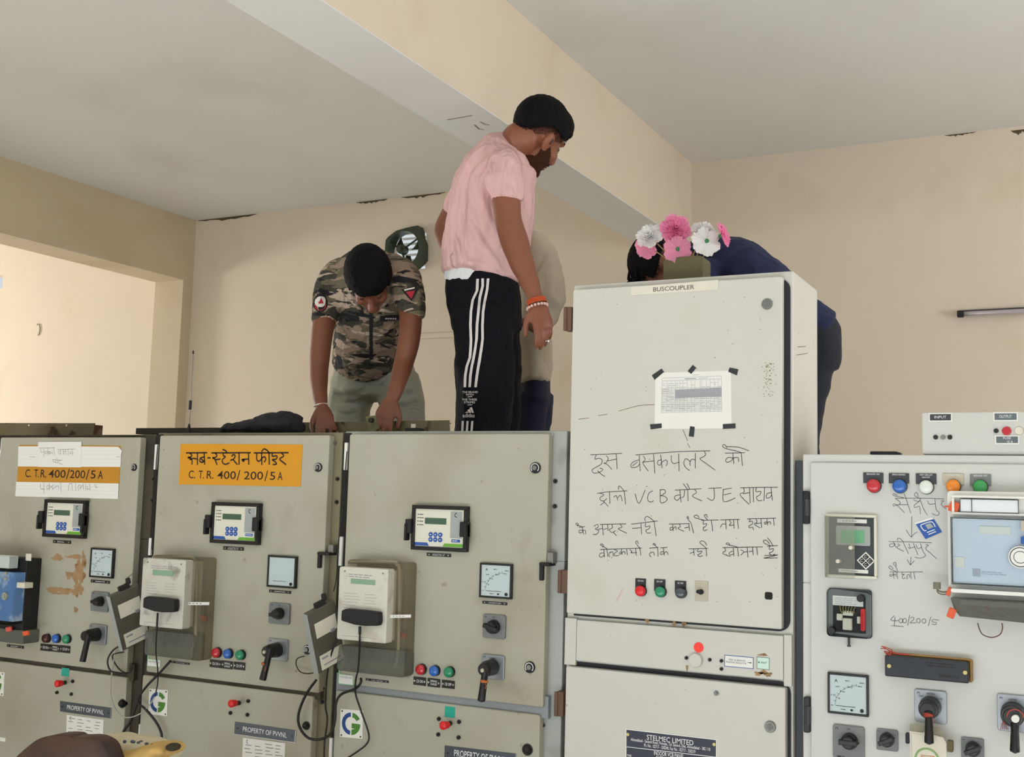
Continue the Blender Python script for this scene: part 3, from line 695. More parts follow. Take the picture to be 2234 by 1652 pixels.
for k_ in range(5): mb.tube([V((q.x-.018, -.069, q.z+.002)), V((q.x-.022-.002*k_, -.05, q.z-.018)), V((q.x-.02-.004*k_, -.012, q.z-.038))], .0007)
obj('red_cord', mb, K['redwire'], t)

def lamp(n, u, v, rpx, k, label, plate, text, group, two=None, Yp=0, pk='lplate', ring='black', screws=True, below=True):
    p = PY(u, v, -.016); R_ = rpx/PPM(u, v, -.016)
    t = thing('indicator_lamp', label, 'indicator lamp', (p.x, 0, p.z-R_), group)
    obj('collar', MB().cyl((p.x, .001, p.z), (p.x, -.009, p.z), R_*1.06, R_*1.0), K[ring], t, bev=.001)
    obj('lens', MB().cyl((p.x, -.009, p.z), (p.x, -.015, p.z), R_*.98, R_*.96).ball((p.x, -.015, p.z), (R_*.96, R_*.4, R_*.96), None, 12), K[k], t, smooth=True)
    name_plate(t, plate, text, int(u), two=two, k=pk, screws=screws) if below else None
    return t, p, R_
g = 'indicator lamps on the grey cabinets'
for n, L_ in {1: [(97, 1393.5, 9.5, 'rdark', 'unlit dark red', (89.5, 1404, 109.5, 1421.5), 'CB ON'), (119, 1394, 9.5, 'blens', 'blue', (111.4, 1406, 130.7, 1423.5), ('SPRING', 'CHARGED')), (141.6, 1395, 9.5, 'glens', 'green', (133, 1407.7, 153, 1425.7), 'CB OFF')],
            2: [(469, 1425, 11, 'red', 'red', (458.7, 1438.6, 483, 1458), 'CB ON'), (494, 1427, 10.5, 'blens', 'blue', (485, 1441, 508, 1461), ('SPRING', 'CHARGED')), (521, 1430, 10.8, 'glens', 'green', (511, 1443.5, 535, 1463), 'CB OFF')],
            3: [(915.4, 1461.7, 11.5, 'red', 'red', (903, 1476, 929.5, 1497), 'CB ON'), (945, 1464.6, 11.5, 'blens', 'blue', (933.6, 1479, 960.4, 1500.7), ('SPRING', 'CHARGED')), (977, 1467.3, 11.5, 'glens', 'green', (964.8, 1483, 992, 1503.6), 'CB OFF')]}.items():
    for u, v, r_, k, cn, pl, tx in L_:
        lamp(n, u, v, r_, k, cn+' indicator lamp near the bottom of the '+CN[n], pl, tx if isinstance(tx, str) else None, g, tx if not isinstance(tx, str) else None)
for u, v, k, cn, pl, tx in ((1395.6, 1290, 'redb', 'red', (1386.5, 1261.7, 1408.6, 1290), 'CB ON'), (1439, 1292, 'glens', 'green', (1427.5, 1263.5, 1451, 1291), 'CB OFF'), (1483.4, 1294.4, 'dlens', 'unlit dark grey', (1472.5, 1267, 1496.5, 1294), 'CB TRIP')):
    t, p, R_ = lamp(5, u, v, 11.8, k, cn+' indicator lamp below the handwriting on the tall cabinet', pl, tx, 'indicator lamps on the tall cabinet', below=False)
    a, b, c, d = rect(*pl, -.002); np_ = obj('name_plate', MB().box(a, b, -.003, .0005, c, d), K['lplate'], t)
    obj('lettering', MB().text(tx, a+(b-a)*.22, a+(b-a)*.78, d-(d-c)*.26, d-(d-c)*.12, -.0034), K['wtext'], np_)
for u, v, k, cn, pl, pk, two in ((1905, 1060, 'red', 'red', (1883.4, 1031.3, 1927, 1056), 'dgrey', ('BREAKER ON', None)), (1961.6, 1061, 'blens', 'blue', (1939, 1032.5, 1983.4, 1056.5), 'dgrey', ('SPRING CHARGED', None)),
        (2019.8, 1062.8, 'wlens', 'white', (1998, 1033, 2043, 1058), 'dgrey', ('TRIP CIRCUIT', 'HEALTHY')), (2079, 1061, 'olens', 'orange', (2056.6, 1033, 2102.6, 1059), 'beige', ('AUTO TRIP', None)), (2138, 1062, 'glens2', 'green', (2116, 1034.5, 2162.6, 1061.6), 'grey', ('BREAKER OFF', None))):
    t, p, R_ = lamp(6, u, v, 15.2, k, cn+' lamp in the row of five along the control cabinet top', pl, None, 'row of five indicator lamps', below=False)
    a, b, c, d = rect(*pl, -.003); h = d-c
    np_ = obj('name_plate', MB().box(a, b, -.005, .0005, c+h*.05, d), K[pk], t, bev=.0008)
    mb = MB().text(two[0], a+(b-a)*.18, b-(b-a)*.18, d-h*.2, d-h*.06, -.0054)
    if two[1]: mb.text(two[1], a+(b-a)*.3, b-(b-a)*.3, d-h*.42, d-h*.27, -.0054)
    obj('lettering', mb, K['wtext'], np_)

# ---- energy meters and their dusty clear covers
def energy_meter(n, fr, back, term, label, lcd, plate, sticker, tagr, dirty, seal):
    Yf = -.10; x0, x1, z0, z1 = rect(*fr, Yf); w, h = x1-x0, z1-z0; cm = K['mcase2' if dirty else 'mcase']
    t = thing('energy_meter', label, 'energy meter', ((x0+x1)/2, 0, z0-.1), 'energy meters on the grey cabinets')
    X = lambda f: x0+w*f; Z = lambda f: z1-h*f
    cs_ = obj('case', MB().rbox(x0, x1, z0, z1, Yf, -.062, .006), cm, t, bev=.003)
    obj('case_back', MB().box(x0+.004, x1-.002, -.062, -.012, z0+.006, z1-.006), K['mside'], t, bev=.002)
    a, b, c, d = rect(*back, -.035)
    obj('clear_cover', MB().rbox(x0-.004, b, c, d, -.05, -.001, .012), K['haze'], t)
    pts = [PY(u, v, -.04) for u, v in ((back[0]+16, back[1]+7), (back[2]-34, back[1]+8), (back[2]-22, back[1]+14), (back[2]-17, back[1]+34), (back[2]-19, back[3]-65), (back[2]-26, back[3]-20))]
    obj('cover_rim', MB().tube(pts, .0052), K['mside'], t, smooth=True)
    a, b, c, d = rect(*term, -.055)
    obj('terminal_cover', MB().rbox(a, b, c, d, -.055, -.001, .012), K['smoke'], t)
    mb = MB()
    for i in range(6): mb.box(a+(b-a)*(.08+.145*i), a+(b-a)*(.17+.145*i), -.04, -.004, c+(d-c)*.45, d-.004)
    obj('terminal_block', mb, K['mblack'], t)
    a, b, c, d = rect(*lcd, Yf); obj('display', MB().box(a, b, Yf-.0015, Yf+.001, c, d), K['lcd2'], cs_, 'pale green display')
    mb = MB(); dashes(mb, a-(b-a)*.1, b+(b-a)*.2, d+.003, d+.016, Yf-.0004, 2, n); dashes(mb, X(.12), X(.45), Z(.62), Z(.34), Yf-.0004, 7, n+1, .0012); dashes(mb, X(.55), X(.82), Z(.5), Z(.34), Yf-.0004, 4, n+2, .0012)
    mb.box(X(.1), X(.8), Yf-.0003, Yf-.0001, Z(.945), Z(.94))
    obj('case_print', mb, K['lines'], cs_)
    obj('screw', MB().cyl((X(.12), Yf, Z(.06)), (X(.12), Yf-.001, Z(.06)), .003, n=10).cyl((X(.9), Yf, Z(.06)), (X(.9), Yf-.001, Z(.06)),   .003, n=10), K['zinc'], cs_)
    name_plate(t, plate, 'TVM / METER', n)
    a, b, c, d = rect(*sticker, -.001)
    sk_ = obj('sticker', MB().box(a, b, -.0016, -.0002, c, d), K['white'], t, 'white sticker with green edge')
    obj('sticker_edge', MB().frame(a, b, c, d, .002, -.0019, -.0016).box(a, a+.005, -.0019, -.0016, d, d+.028), mat('mint_print', (150, 206, 160), .6), sk_)
    obj('sticker_text', MB().text('TESTED OK', a+.004, b-.003, d-.012, d-.006, -.0022), K['lines'], sk_)
    a, b, c, d = rect(*tagr, -.085); e = (d-c)*.2
    sg_ = obj('seal_tag', MB().add([(a, -.09, c), (b, -.045, c+e), (b, -.045, d), (a, -.09, d-e)], [(0, 1, 2, 3)]), K['white'], t, 'white seal tag')
    m2 = MB(); dx = (b-a)
    for i in range(5): m2.add([(a+dx*(.2+.12*i), -.0805+.0054*i-.0006, c+e+.003), (a+dx*(.27+.12*i), -.0773+.0054*i-.0006, c+e+.003), (a+dx*(.27+.12*i), -.0773+.0054*i-.0006, d-e-.003), (a+dx*(.2+.12*i), -.0805+.0054*i-.0006, d-e-.002)], [(0, 1, 2, 3)])
    obj('tag_writing', m2, K['ink'], sg_)
    q = PY(*seal, -.03); obj('lead_seal', MB().obox(q, (.016, 0, -.003), (0, .004, 0), (.002, 0, .008)), mat('brick_red_seal', (150, 66, 44), .6), t, bev=.002)
    return t
em2 = energy_meter(2, (312, 1217, 397, 1374), (318, 1209, 446, 1442), (318, 1374, 420, 1441), 'smudged energy meter on the '+CN[2], (334, 1243, 377.5, 1258), (374, 1442, 414, 1451), (322, 1437, 350, 1457), (394, 1312, 438, 1324), True, (444, 1349))
em3 = energy_meter(3, (740.5, 1236, 841, 1405), (744, 1219, 888, 1478), (737, 1407, 881, 1479), 'cleaner energy meter on the '+CN[3], (766, 1262.6, 818.5, 1277), (798.6, 1480, 848, 1490.5), (739, 1470, 770.6, 1496), (840, 1340, 881, 1352), False, (876, 1386))
# meter at the left edge, black base and blue face
t = thing('energy_meter', 'blue-faced energy meter on a black base at the left edge', 'energy meter', (-3.72, 0, 1.1), 'energy meters on the grey cabinets')
a, b, c, d = rect(-60, 1208, 80, 1375, -.002)
obj('base', MB().rbox(-3.745, b, c, d, -.065, -.0005, .004), K['mblack'], t, bev=.002)
a2, b2, c2_, d2 = rect(-60, 1207, 43, 1362, -.075)
obj('clear_cover', MB().rbox(a2+.03, b2, c2_, d2, -.125, -.066, .006), K['clear'], t)
a3, b3, c3_, d3 = rect(-60, 1243, 26, 1362, -.11)
obj('faceplate', MB().box(a2+.035, b3, -.108, -.066, c3_+.008, d3), K['blued'], t)
q = rect(-20, 1211, 19, 1241, -.11); obj('display', MB().box(a2+.035, q[1], -.11, -.07, q[2], q[3]), K['white'], t, bev=.002)
q = PY(11, 1301, -.112); obj('optical_port', MB().cyl((q.x, -.106, q.z), (q.x, -.116, q.z), .014, n=20).cyl((q.x, -.116, q.z), (q.x, -.119, q.z), .007, n=16), K['beige'], t)
for v in (1251, 1263): q = PY(13, v, -.11); obj('push_button', MB().rbox(q.x-.008, q.x+.008, q.z-.005, q.z+.005, -.114, -.106, .003), K['beige'], t)
q = rect(-60, 1364, 50, 1406, -.07); obj('terminal_cover', MB().rbox(a2+.03, q[1], q[2], q[3], -.07, -.0005, .006), K['smoke'], t)
for (u0, v0, u1, v1, y) in ((57, 1208, 68, 1224, -.0665), (29, 1270, 54, 1284, -.1)):
    q = rect(u0, v0, u1, v1, y); obj('paper_tab', MB().box(q[0], q[1], y-.001, y+.035 if y < -.09 else y, q[2], q[3]), K['card'], t)
for u, v, k in ((20, 1373, 'orange'), (57, 1382, 'thread')):
    q = PY(u, v, -.08); obj('seal', MB().obox(q, (.014, 0, .003), (0, .004, 0), (-.003, 0, .008)), mat('coral_seal', (222, 92, 74), .6) if k == 'orange' else K['orange'], t, 'coral plastic seal', bev=.002)
name_plate(t, (16, 1405.7, 52, 1415.5), None, 9)
# large clear meter on the control cabinet
t = thing('energy_meter', 'large clear-covered meter with orange seals at the right edge', 'energy meter', (-.08, 0, 1.35))
Yf = -.085
a, b, c, d = rect(2066, 1071, 2300, 1304, -.05); b = a+.235
obj('base', MB().rbox(a, b, c, d, -.05, -.0005, .008), K['white'], t, bev=.002)
e = rect(2073, 1131, 2300, 1284, Yf)
obj('faceplate', MB().rbox(e[0]+.004, b-.004, e[2], e[3], Yf+.012, -.05, .004), K['bluef'], t)
obj('clear_cover', MB().rbox(e[0], b, e[2]-.004, e[3]+.004, Yf, -.05, .005), K['clear'], t)
e2 = rect(2094, 1088, 2223, 1121, Yf+.02)
obj('window_frame', MB().frame(a+.012, b-.004, e2[2]-.006, e2[3]+.008, .006, -.07, -.05), K['white'], t, bev=.002)
obj('name_window', MB().box(e2[0], e2[1], -.068, -.05, e2[2], e2[3]), K['meter'], t, bev=.001)
obj('window_bars', MB().frame(e2[0], e2[1], e2[2], e2[3], .0014, -.0705, -.068).box(e2[0]+.026, e2[0]+.0274, -.0705, -.068, e2[2], e2[3]), K['dgrey'], t)
obj('cover_edge', MB().frame(e[0], b, e[2]-.004, e[3]+.004, .0016, Yf-.001, Yf+.004), K['grey'], t)
e4 = rect(2137, 1148, 2205, 1167, Yf+.011); obj('rating_label', MB().box(e4[0], e4[1], Yf+.009, Yf+.013, e4[2], e4[3]), K['white'], t)
mb = MB(); q0 = rect(2082, 1215, 2104, 1239, Yf+.01); obj('code_sticker', MB().box(q0[0], q0[1], Yf+.0095, Yf+.013, q0[2], q0[3]), K['white'], t)
q0 = rect(2122, 1241, 2139, 1258, Yf+.01); obj('print', dashes(MB().box(q0[0], q0[1], Yf+.0104, Yf+.0115, q0[2], q0[3]), q0[1]+.002, q0[1]+.06, q0[2]+.004, q0[3]-.004, Yf+.011, 2, 5), mat('faint_print', (186, 190, 206), .6), t)
q = PY(2226, 1216, Yf-.004)
obj('optical_port', MB().cyl((q.x, Yf+.004, q.z), (q.x, Yf-.008, q.z), .026, n=28), K['white'], t, bev=.002)
obj('port_ring', MB().ring(q.x, q.z, Yf-.0085, .021, .023).ring(q.x, q.z, Yf-.0085, .013, .0145), K['dgrey'], t)
q = rect(2227, 1136, 2240, 1160, Yf); obj('push_button', MB().rbox(q[0], q[1], q[2], q[3], Yf-.004, Yf+.01, .004), K['beige'], t)
q = rect(2227, 1171, 2240, 1187, Yf); obj('blue_button', MB().rbox(q[0], q[1], q[2], q[3], Yf-.004, Yf+.01, .003), K['blue'], t)
e5 = rect(2075, 1284, 2300, 1305, -.075); obj('cover_lip', MB().rbox(e5[0], b, e5[2], e5[3], -.08, -.05, .003), K['white'], t)
e6 = rect(2074, 1305, 2300, 1362, -.045)
obj('terminal_cover', MB().prism([(e6[0], e6[3]), (e6[0]+.008, e6[2]+.02), (e6[0]+.02, e6[2]+.004), (b, e6[2]-.004), (b, e6[3])], -.05, -.0005), K['smoke'], t)
mb = MB()
for i in range(5): mb.tube([(e6[0]+.04+.03*i, -.02, e6[3]-.005), (e6[0]+.055+.03*i, -.03, e6[3]-.025), (e6[0]+.09+.028*i, -.015, e6[2]+.008)], .003)
obj('terminal_wires', mb, K['brown'], t, smooth=True)
obj('terminal_block', MB().box(e6[0]+.02, b-.01, -.03, -.002, e6[2]+.03, e6[3]-.004), mat('grey_green_block', (126, 130, 120), .6), t)
for u, v, w_, h_ in ((2082, 1106, .011, .017), (2070.5, 1291, .004, .014), (2076, 1338, .008, .016)):
    q = PY(u, v, -.06); obj('orange_seal', MB().obox(q, (w_, 0, -.003), (0, .004, 0), (.004, 0, h_*.7)), K['orange'], t, bev=.002)
q = PY(2082, 1100, -.062); obj('seal_tail', MB().tube([q, q+V((-.012, 0, -.006)), q+V((-.022, 0, -.006))], .002), K['orange'], t)
P = [PY(u, v, -.03) for u, v in ((2133, 1360), (2138, 1376), (2146, 1386), (2164, 1391), (2181, 1385), (2187, 1372), (2186, 1360))]
obj('wire_loop', MB().tube(P, .0014), K['brown'], t, smooth=True)
P = [PY(u, v, -.05) for u, v in ((2073, 1290), (2058, 1292), (2046, 1288), (2044, 1278), (2047, 1272))]
obj('seal_wire', MB().tube(P, .0022).tube([p+V((0, .003, -.006)) for p in P], .0016).obox(P[3], (.008, 0, 0), (0, .008, 0), (0, 0, .008)), K['gcable'], t, smooth=False)
# ---- right cabinet relays
t = thing('motor_relay', 'grey relay behind a clear hinged cover with a diamond keypad', 'relay', (-.55, 0, 1.45))
x0, x1, z0, z1 = rect(1801, 1121, 1913.5, 1264.5, -.012); w, h = x1-x0, z1-z0
X = lambda f: x0+w*f; Z = lambda f: z1-h*f
obj('frame', MB().frame(x0, x1, z0, z1, w*.055, -.014, .001), K['ivory'], t, bev=.002)
obj('faceplate', MB().box(X(.05), X(.95), -.004, .0005, Z(.96), Z(.04)), K['dgrey'], t)
y = -.0045
obj('top_label', MB().quad(X(.22), X(.8), Z(.135), Z(.075), y), K['white'], t); obj('bottom_label', MB().quad(X(.24), X(.82), Z(.92), Z(.865), y), K['white'], t)
obj('label_print', dashes(dashes(MB(), X(.32), X(.7), Z(.125), Z(.085), y-.0003, 1, 3), X(.3), X(.7), Z(.91), Z(.875), y-.0003, 1, 4), K['lines'], t)
obj('display_bezel', MB().rbox(X(.2), X(.87), Z(.49), Z(.18), -.008, -.004, .004), K['rgrey'], t, bev=.001)
obj('display', MB().quad(X(.29), X(.76), Z(.45), Z(.25), -.0084), mat('lit_green_lcd', (112, 176, 134), .3), t, 'green display')
kp = thing_ = None
c_ = (X(.78), Z(.72)); mb = MB()
sq = lambda cx, cz, r: [(cx, cz+r), (cx+r, cz), (cx, cz-r), (cx-r, cz)]
obj('keypad', MB().prism(sq(*c_, .0225), -.0075, -.004), K['white'], t, 'white diamond keypad')
for dx, dz_ in ((0, .0098), (0, -.0098), (.0098, 0), (-.0098, 0)):
    obj('key', MB().prism(sq(c_[0]+dx, c_[1]+dz_, .0082), -.0088, -.0075), K['mblack'], t)
mb = MB()
for dx, dz_ in ((0, .0098), (0, -.0098), (.0098, 0), (-.0098, 0)): mb.ring(c_[0]+dx, c_[1]+dz_, -.0091, .0024, .0034, 40, 330)
obj('key_symbols', mb, K['wtext'], t)
obj('clear_cover', MB().rbox(X(.02), X(.6), Z(1.005), Z(.03), -.034, -.03, .004).box(X(.02), X(.05), -.032, -.012, Z(1), Z(.03)), clear('cloudy_clear_plastic', (244, 245, 242), .16, .08, .13, (214, 214, 206)), t)
for fx, fz in ((.53, .52), (.28, .74)):
    p = V((X(fx), -.03, Z(fz))); obj('cover_knob', MB().cyl(p+V((0, .02, 0)), p+V((0, -.012, 0)), .0055, .005, 12), K['card'], t, bev=.001)
t = thing('flag_relay', 'relay in a rounded clear case with a red flag lever inside', 'relay', (-.55, 0, 1.3))
x0, x1, z0, z1 = rect(1801.5, 1283.5, 1899, 1396.5, -.03); w, h = x1-x0, z1-z0
obj('base', MB().rbox(X(0), X(1), z0, z1, -.008, .001, .008), K['dgrey'], t, bev=.002)
obj('case_edge', MB().prism([(X(.02), Z(.06)), (X(.1), Z(.01)), (X(.9), Z(.06)), (X(.99), Z(.12)), (X(.99), Z(.92)), (X(.94), Z(.98)), (X(.1), Z(.93)), (X(.02), Z(.88))], -.012, -.006), K['grey'], t)
y = -.0135
obj('back_panel', MB().box(X(.13), X(.87), -.013, -.006, Z(.9), Z(.16)), K['mblack'], t)
obj('top_label', MB().box(X(.13), X(.82), y-.001, y, Z(.35), Z(.15)), K['white'], t)
obj('label_print', dashes(MB(), X(.18), X(.75), Z(.33), Z(.18), y-.0012, 4, 8, .001), K['lines'], t)
obj('lever', MB().rbox(X(.77), X(.87), Z(.84), Z(.38), -.024, -.012, .004).box(X(.8), X(.82), -.027, -.024, Z(.8), Z(.46)), K['redb'], t, 'red flag lever', bev=.002)
mb = MB().box(X(.36), X(.6), -.02, -.012, Z(.55), Z(.45)).box(X(.37), X(.58), -.026, -.012, Z(.84), Z(.6)).box(X(.22), X(.36), -.018, -.012, Z(.66), Z(.52)).box(X(.68), X(.76), -.018, -.012, Z(.7), Z(.55))
obj('terminal_parts', mb, K['card'], t, bev=.002)
mb = MB()
for i in range(6): mb.tube([(X(.3+.07*i), -.018, Z(.36)), (X(.32+.06*i), -.024, Z(.42)), (X(.34+.06*i), -.018, Z(.5))], .0012)
obj('coil_wires', mb, K['brass'], t)
for fx, fz in ((.78, .17), (.12, .87)):
    p = V((X(fx), -.02, Z(fz))); obj('thumb_screw', MB().cyl(p+V((0, .012, 0)), p+V((0, -.012, 0)), .0095, .009, 16), K['black'], t, bev=.001)
obj('clear_case', MB().rbox(X(.01), X(.99), Z(.99), Z(.01), -.031, -.009, .01), K['clear'], t, bev=.004)
p = V((X(.49), -.012, Z(1.0))); obj('reset_rod', MB().cyl(p, p+V((0, 0, -.022)), .0032, n=10).cyl(p+V((0, 0, -.019)), p+V((0, 0, -.023)), .0045, n=10), K['dgrey'], t)
t = thing('test_terminal_block', 'long black cover plate with two brass screws and a red wire on top', 'terminal block', (-.4, 0, 1.27))
x0, x1, z0, z1 = rect(1930.5, 1427, 2117, 1492, -.03); w, h = x1-x0, z1-z0
obj('base', MB().rbox(X(.005), X(1.02), Z(1), Z(-.02), -.012, .001, .005), mat('amber_gasket', (150, 120, 60), .5), t, bev=.002)
obj('cover', MB().rbox(X(0), X(.985), Z(1), Z(0.04), -.034, -.01, .004), mat('glossy_black_bakelite', (34, 38, 44), .22), t, bev=.003)
for fx in (.055, .945): obj('screw', MB().cyl((X(fx), -.034, Z(.52)), (X(fx), -.037, Z(.52)), .0048, n=16).box(X(fx)-.004, X(fx)+.004, -.0376, -.037, Z(.53), Z(.51)), K['brass'], t, 'brass screw')
mb = MB(); dashes(mb, X(.5), X(.88), Z(.42), Z(.16), -.0344, 2, 4, .0022); mb.text('Balance', X(.64), X(.88), Z(.82), Z(.64), -.0346)
obj('lettering', mb, K['ink'], t)
obj('edge_cord', MB().tube([(X(.28), -.022, Z(-.04)), (X(.7), -.022, Z(-.03)), (X(.99), -.022, Z(-.02)), (X(1.005), -.022, Z(.1)), (X(1.005), -.022, Z(.9))], .0026), mat('amber_cord', (156, 116, 58), .5), t, smooth=True)
mb = MB().tube([(X(.06), -.022, Z(-.06)), (X(.18), -.022, Z(-.035)), (X(.3), -.022, Z(-.04))], .0026)
for a in range(7): mb.tube([(X(.06), -.024, Z(-.06)), (X(.05)+.012*math.cos(a), -.03, Z(-.1)+.007*math.sin(a)), (X(.04)+.02*math.cos(a*1.3+1), -.03, Z(-.12)+.012*math.sin(a*1.3))], .0011)
obj('red_wire', mb, K['redwire'], t, 'red wire tied at the corner', smooth=True)

# hanging tag in plastic pouch
t = thing('paper_tag', 'worn white card tag with green ring hanging under the large switch', 'tag', (-.33, -.02, 1.05))
x0, x1, z0, z1 = rect(1984, 1594, 2066, 1665, -.05); w, h = x1-x0, z1-z0
obj('card', MB().prism([(X(0), Z(0.02)), (X(.36), Z(.03)), (X(.5), Z(-.08)), (X(.62), Z(.06)), (X(.9), Z(.12)), (X(.98), Z(.3)), (X(1), Z(1)), (X(.02), Z(1))], -.05, -.044), K['card'], t)
obj('green_ring', MB().ring(X(.47), Z(.98), -.0506, .024, .029, 0, 180), mat('faded_green_print', (140, 172, 112), .7), t)
obj('card_border', MB().ribbon([(X(.06), Z(.98)), (X(.05), Z(.08)), (X(.34), Z(.1))], .0012, -.0506, 1), K['beige'], t)
obj('tag_print', dashes(MB(), X(.3), X(.68), Z(.98), Z(.8), -.0508, 3, 2), K['thread'], t)
obj('side_clip', MB().rbox(X(1.0), X(1.16), Z(.62), Z(.22), -.046, -.03, .003), K['olive'], t, bev=.001)
obj('side_clip', MB().rbox(X(-.12), X(-.01), Z(.5), Z(.12), -.046, -.03, .003), K['gasket'], t, bev=.001)
obj('pouch', MB().prism([(X(.02), Z(-.22)), (X(.8), Z(-.2)), (X(.92), Z(.1)), (X(0), Z(.02))], -.046, -.042), clear('crumpled_clear_pouch', (225, 222, 210), .2, .2, .3, (205, 200, 182)), t)

# blue sim card sticker
t = thing('card_holder', 'tilted blue card with white outline stuck beside the arrow', 'card', (-.4, 0, 1.55))
P = [PY(*q, -.002) for q in ((1998, 1144), (2037, 1132.5), (2055, 1161), (2019, 1176.6))]
Q = lambda a, b: (lambda p: (p.x, p.z))(P[0]*(1-a)*(1-b)+P[1]*a*(1-b)+P[2]*a*b+P[3]*(1-a)*b)
obj('card', MB().prism([Q(0, 0), Q(1, 0), Q(1, 1), Q(0, 1)], -.002, -.0002), K['blue'], t)
obj('paper_edge', MB().prism([Q(-.02, -.1), Q(.96, -.16), Q(1, 0), Q(0, 0)], -.0018, -.0002), K['paper'], t)
mb = MB().ribbon([Q(.3, .55), Q(.2, .5), Q(.18, .2), Q(.3, .12), Q(.78, .12), Q(.86, .3), Q(.84, .52)], .0022, -.0024, 3)
obj('outline', mb, K['wtext'], t)
obj('chip', MB().poly([Q(.42, .2), Q(.72, .2), Q(.76, .5), Q(.42, .52)], -.0023), K['rgrey'], t)
mb = MB()
for b_ in (.68, .82): mb.ribbon([Q(.3, b_), Q(.72, b_)], .0022, -.0024, 1)
obj('lettering', mb, K['wtext'], t)

# ---- control box standing on the right cabinet
t = thing('battery_charger_box', 'low pale box with INPUT and OUTPUT plates standing on the control cabinet', 'control box', (-.05, .2, 1.737))
x0, x1, z0, z1 = rect(2010.6, 900.6, 2300, 993.5, .03); z0 = 1.737
obj('case', MB().box(x0, x0+.40, .03, .30, z0, z1), K['rp'], t, bev=.003)
for r, s_ in (((2026, 901.5, 2077.6, 920), 'INPUT'), ((2166.7, 899.8, 2221, 919), 'OUTPUT'), ((2170.4, 950, 2224, 969.6), None)):
    a, b, c, d = rect(*r, .029); o = obj('name_plate', MB().box(a, b, .0275, .0302, c, d), K['white'], t)
    m2 = .003; obj('plate_face', MB().quad(a+m2, b-m2, c+m2, d-m2, .0272), K['dgrey'] if s_ == 'INPUT' else mat('worn_grey_plate', (98, 110, 116), .5), t)
    mb = MB()
    if s_: mb.text(s_, a+(b-a)*.25, b-(b-a)*.25, c+(d-c)*.36, c+(d-c)*.68, .0268)
    else: mb.text('FUSE', a+(b-a)*.34, a+(b-a)*.66, c+(d-c)*.55, c+(d-c)*.82, .0268).text('10 A', a+(b-a)*.5, a+(b-a)*.74, c+(d-c)*.14, c+(d-c)*.42, .0268)
    obj('lettering', mb, K['wtext'], t)
for u, v, r_, k in ((2041, 954, .006, 'bolt'), (2057, 954, .006, 'zinc'), (2072, 954, .006, 'bolt'), (2173, 940, .006, 'bolt'), (2196, 940.5, .0115, 'red'), (2223, 940, .0105, 'card')):
    p = PY(u, v, .026); obj('knob' if r_ < .01 else 'indicator', MB().cyl((p.x, .031, p.z), (p.x, .024, p.z), r_, r_*.9, 18), K[k], t, bev=.001)
x0, x1, z0, z1 = rect(1897.5, 984.6, 1958.5, 994, .05)
solo('pocket_case', MB().rbox(x0, x1, 1.736, z1, .05, .11, .004).box(x1-.012, x1+.006, .055, .09, 1.736, z1-.003), K['black'], 'small black case lying on the control cabinet', 'case', bev=.002)

# ---- signs, papers and name plates
def slab(name, px, y0, y1, m_, par=None, **k):
    P = [PY(u, v, y0) for u, v in px]; return obj(name, MB().prism([(p.x, p.z) for p in P], y0, y1), m_, par, **k)
def strokes(par, name, sc, ox, oy, L_, w, k, Y=-.0008, label=None, sub=4, w2=None):
    mb = MB()
    for q in L_:
        P = [PY(ox+q[i]/sc, oy+q[i+1]/sc, Y) for i in range(0, len(q), 2)]
        mb.ribbon([(p.x, p.z) for p in P], w, Y, sub)
    return obj(name, mb, K[k], par, label)
c_ = PY(525, 1060, 0)
t = thing('painted_sign', 'yellow sign with dark Hindi words over C.T.R. 400/200/5A', 'sign', (c_.x, 0, c_.z))
pn_ = slab('panel', [(394, 968.5), (660, 970), (655.5, 1062), (390, 1057)], -.0015, -.0002, K['yellow'], t)
A1 = [(440,365,625,363),(475,370,490,392,458,412,463,402,490,430,490,468),(470,425,500,415,535,420),(540,365,540,470),(600,365,605,468),(603,402,568,410,560,438,585,450,603,432),(572,418,598,442),
 (632,410,655,410),(668,365,1018,363),(700,368,716,392,682,415,682,405,700,430,716,470),(702,427,745,420),(772,370,774,390,792,400,768,422,765,450,790,468,826,455),(806,365,795,346,768,334),
 (850,396,862,380,880,392,866,420,838,432),(862,425,880,448,898,468),(915,365,915,468),(960,424,942,428,955,442,962,430),(945,424,1000,420),(1000,365,1003,468),
 (1050,365,1358,363),(1075,370,1075,425,1095,440,1117,420),(1118,365,1120,470),(1118,412,1145,400,1156,424,1142,446),(1185,365,1187,468),(1187,365,1165,340,1138,330,1120,352),
 (1215,368,1215,395,1255,392,1250,420,1214,426,1240,445,1252,465,1222,470),(1300,368,1316,394,1280,420,1310,448,1337,470)]
strokes(pn_, 'hindi_lettering', 4.13, 300, 900, A1, .0052, 'brownink', -.0019)
mb = MB(); P = [PY(*q, -.0019) for q in ((412, 1029), (617, 1030), (617, 1048))]
zb, zt_ = P[2].z, P[1].z; L_ = P[1].x-P[0].x
for s_, f0, f1 in (('C.', 0, .075), ('T.', .11, .17), ('R.', .2, .275), ('400', .315, .515), ('/', .525, .56), ('200', .6, .8), ('/', .815, .85), ('5', .87, .925), ('A', .95, 1)):
    e_ = .004 if s_ == '/' else 0
    mb.text(s_, P[0].x+L_*f0, P[0].x+L_*f1, zb-e_, zt_+e_, -.0019)
obj('rating_lettering', mb, K['brownink'], pn_)

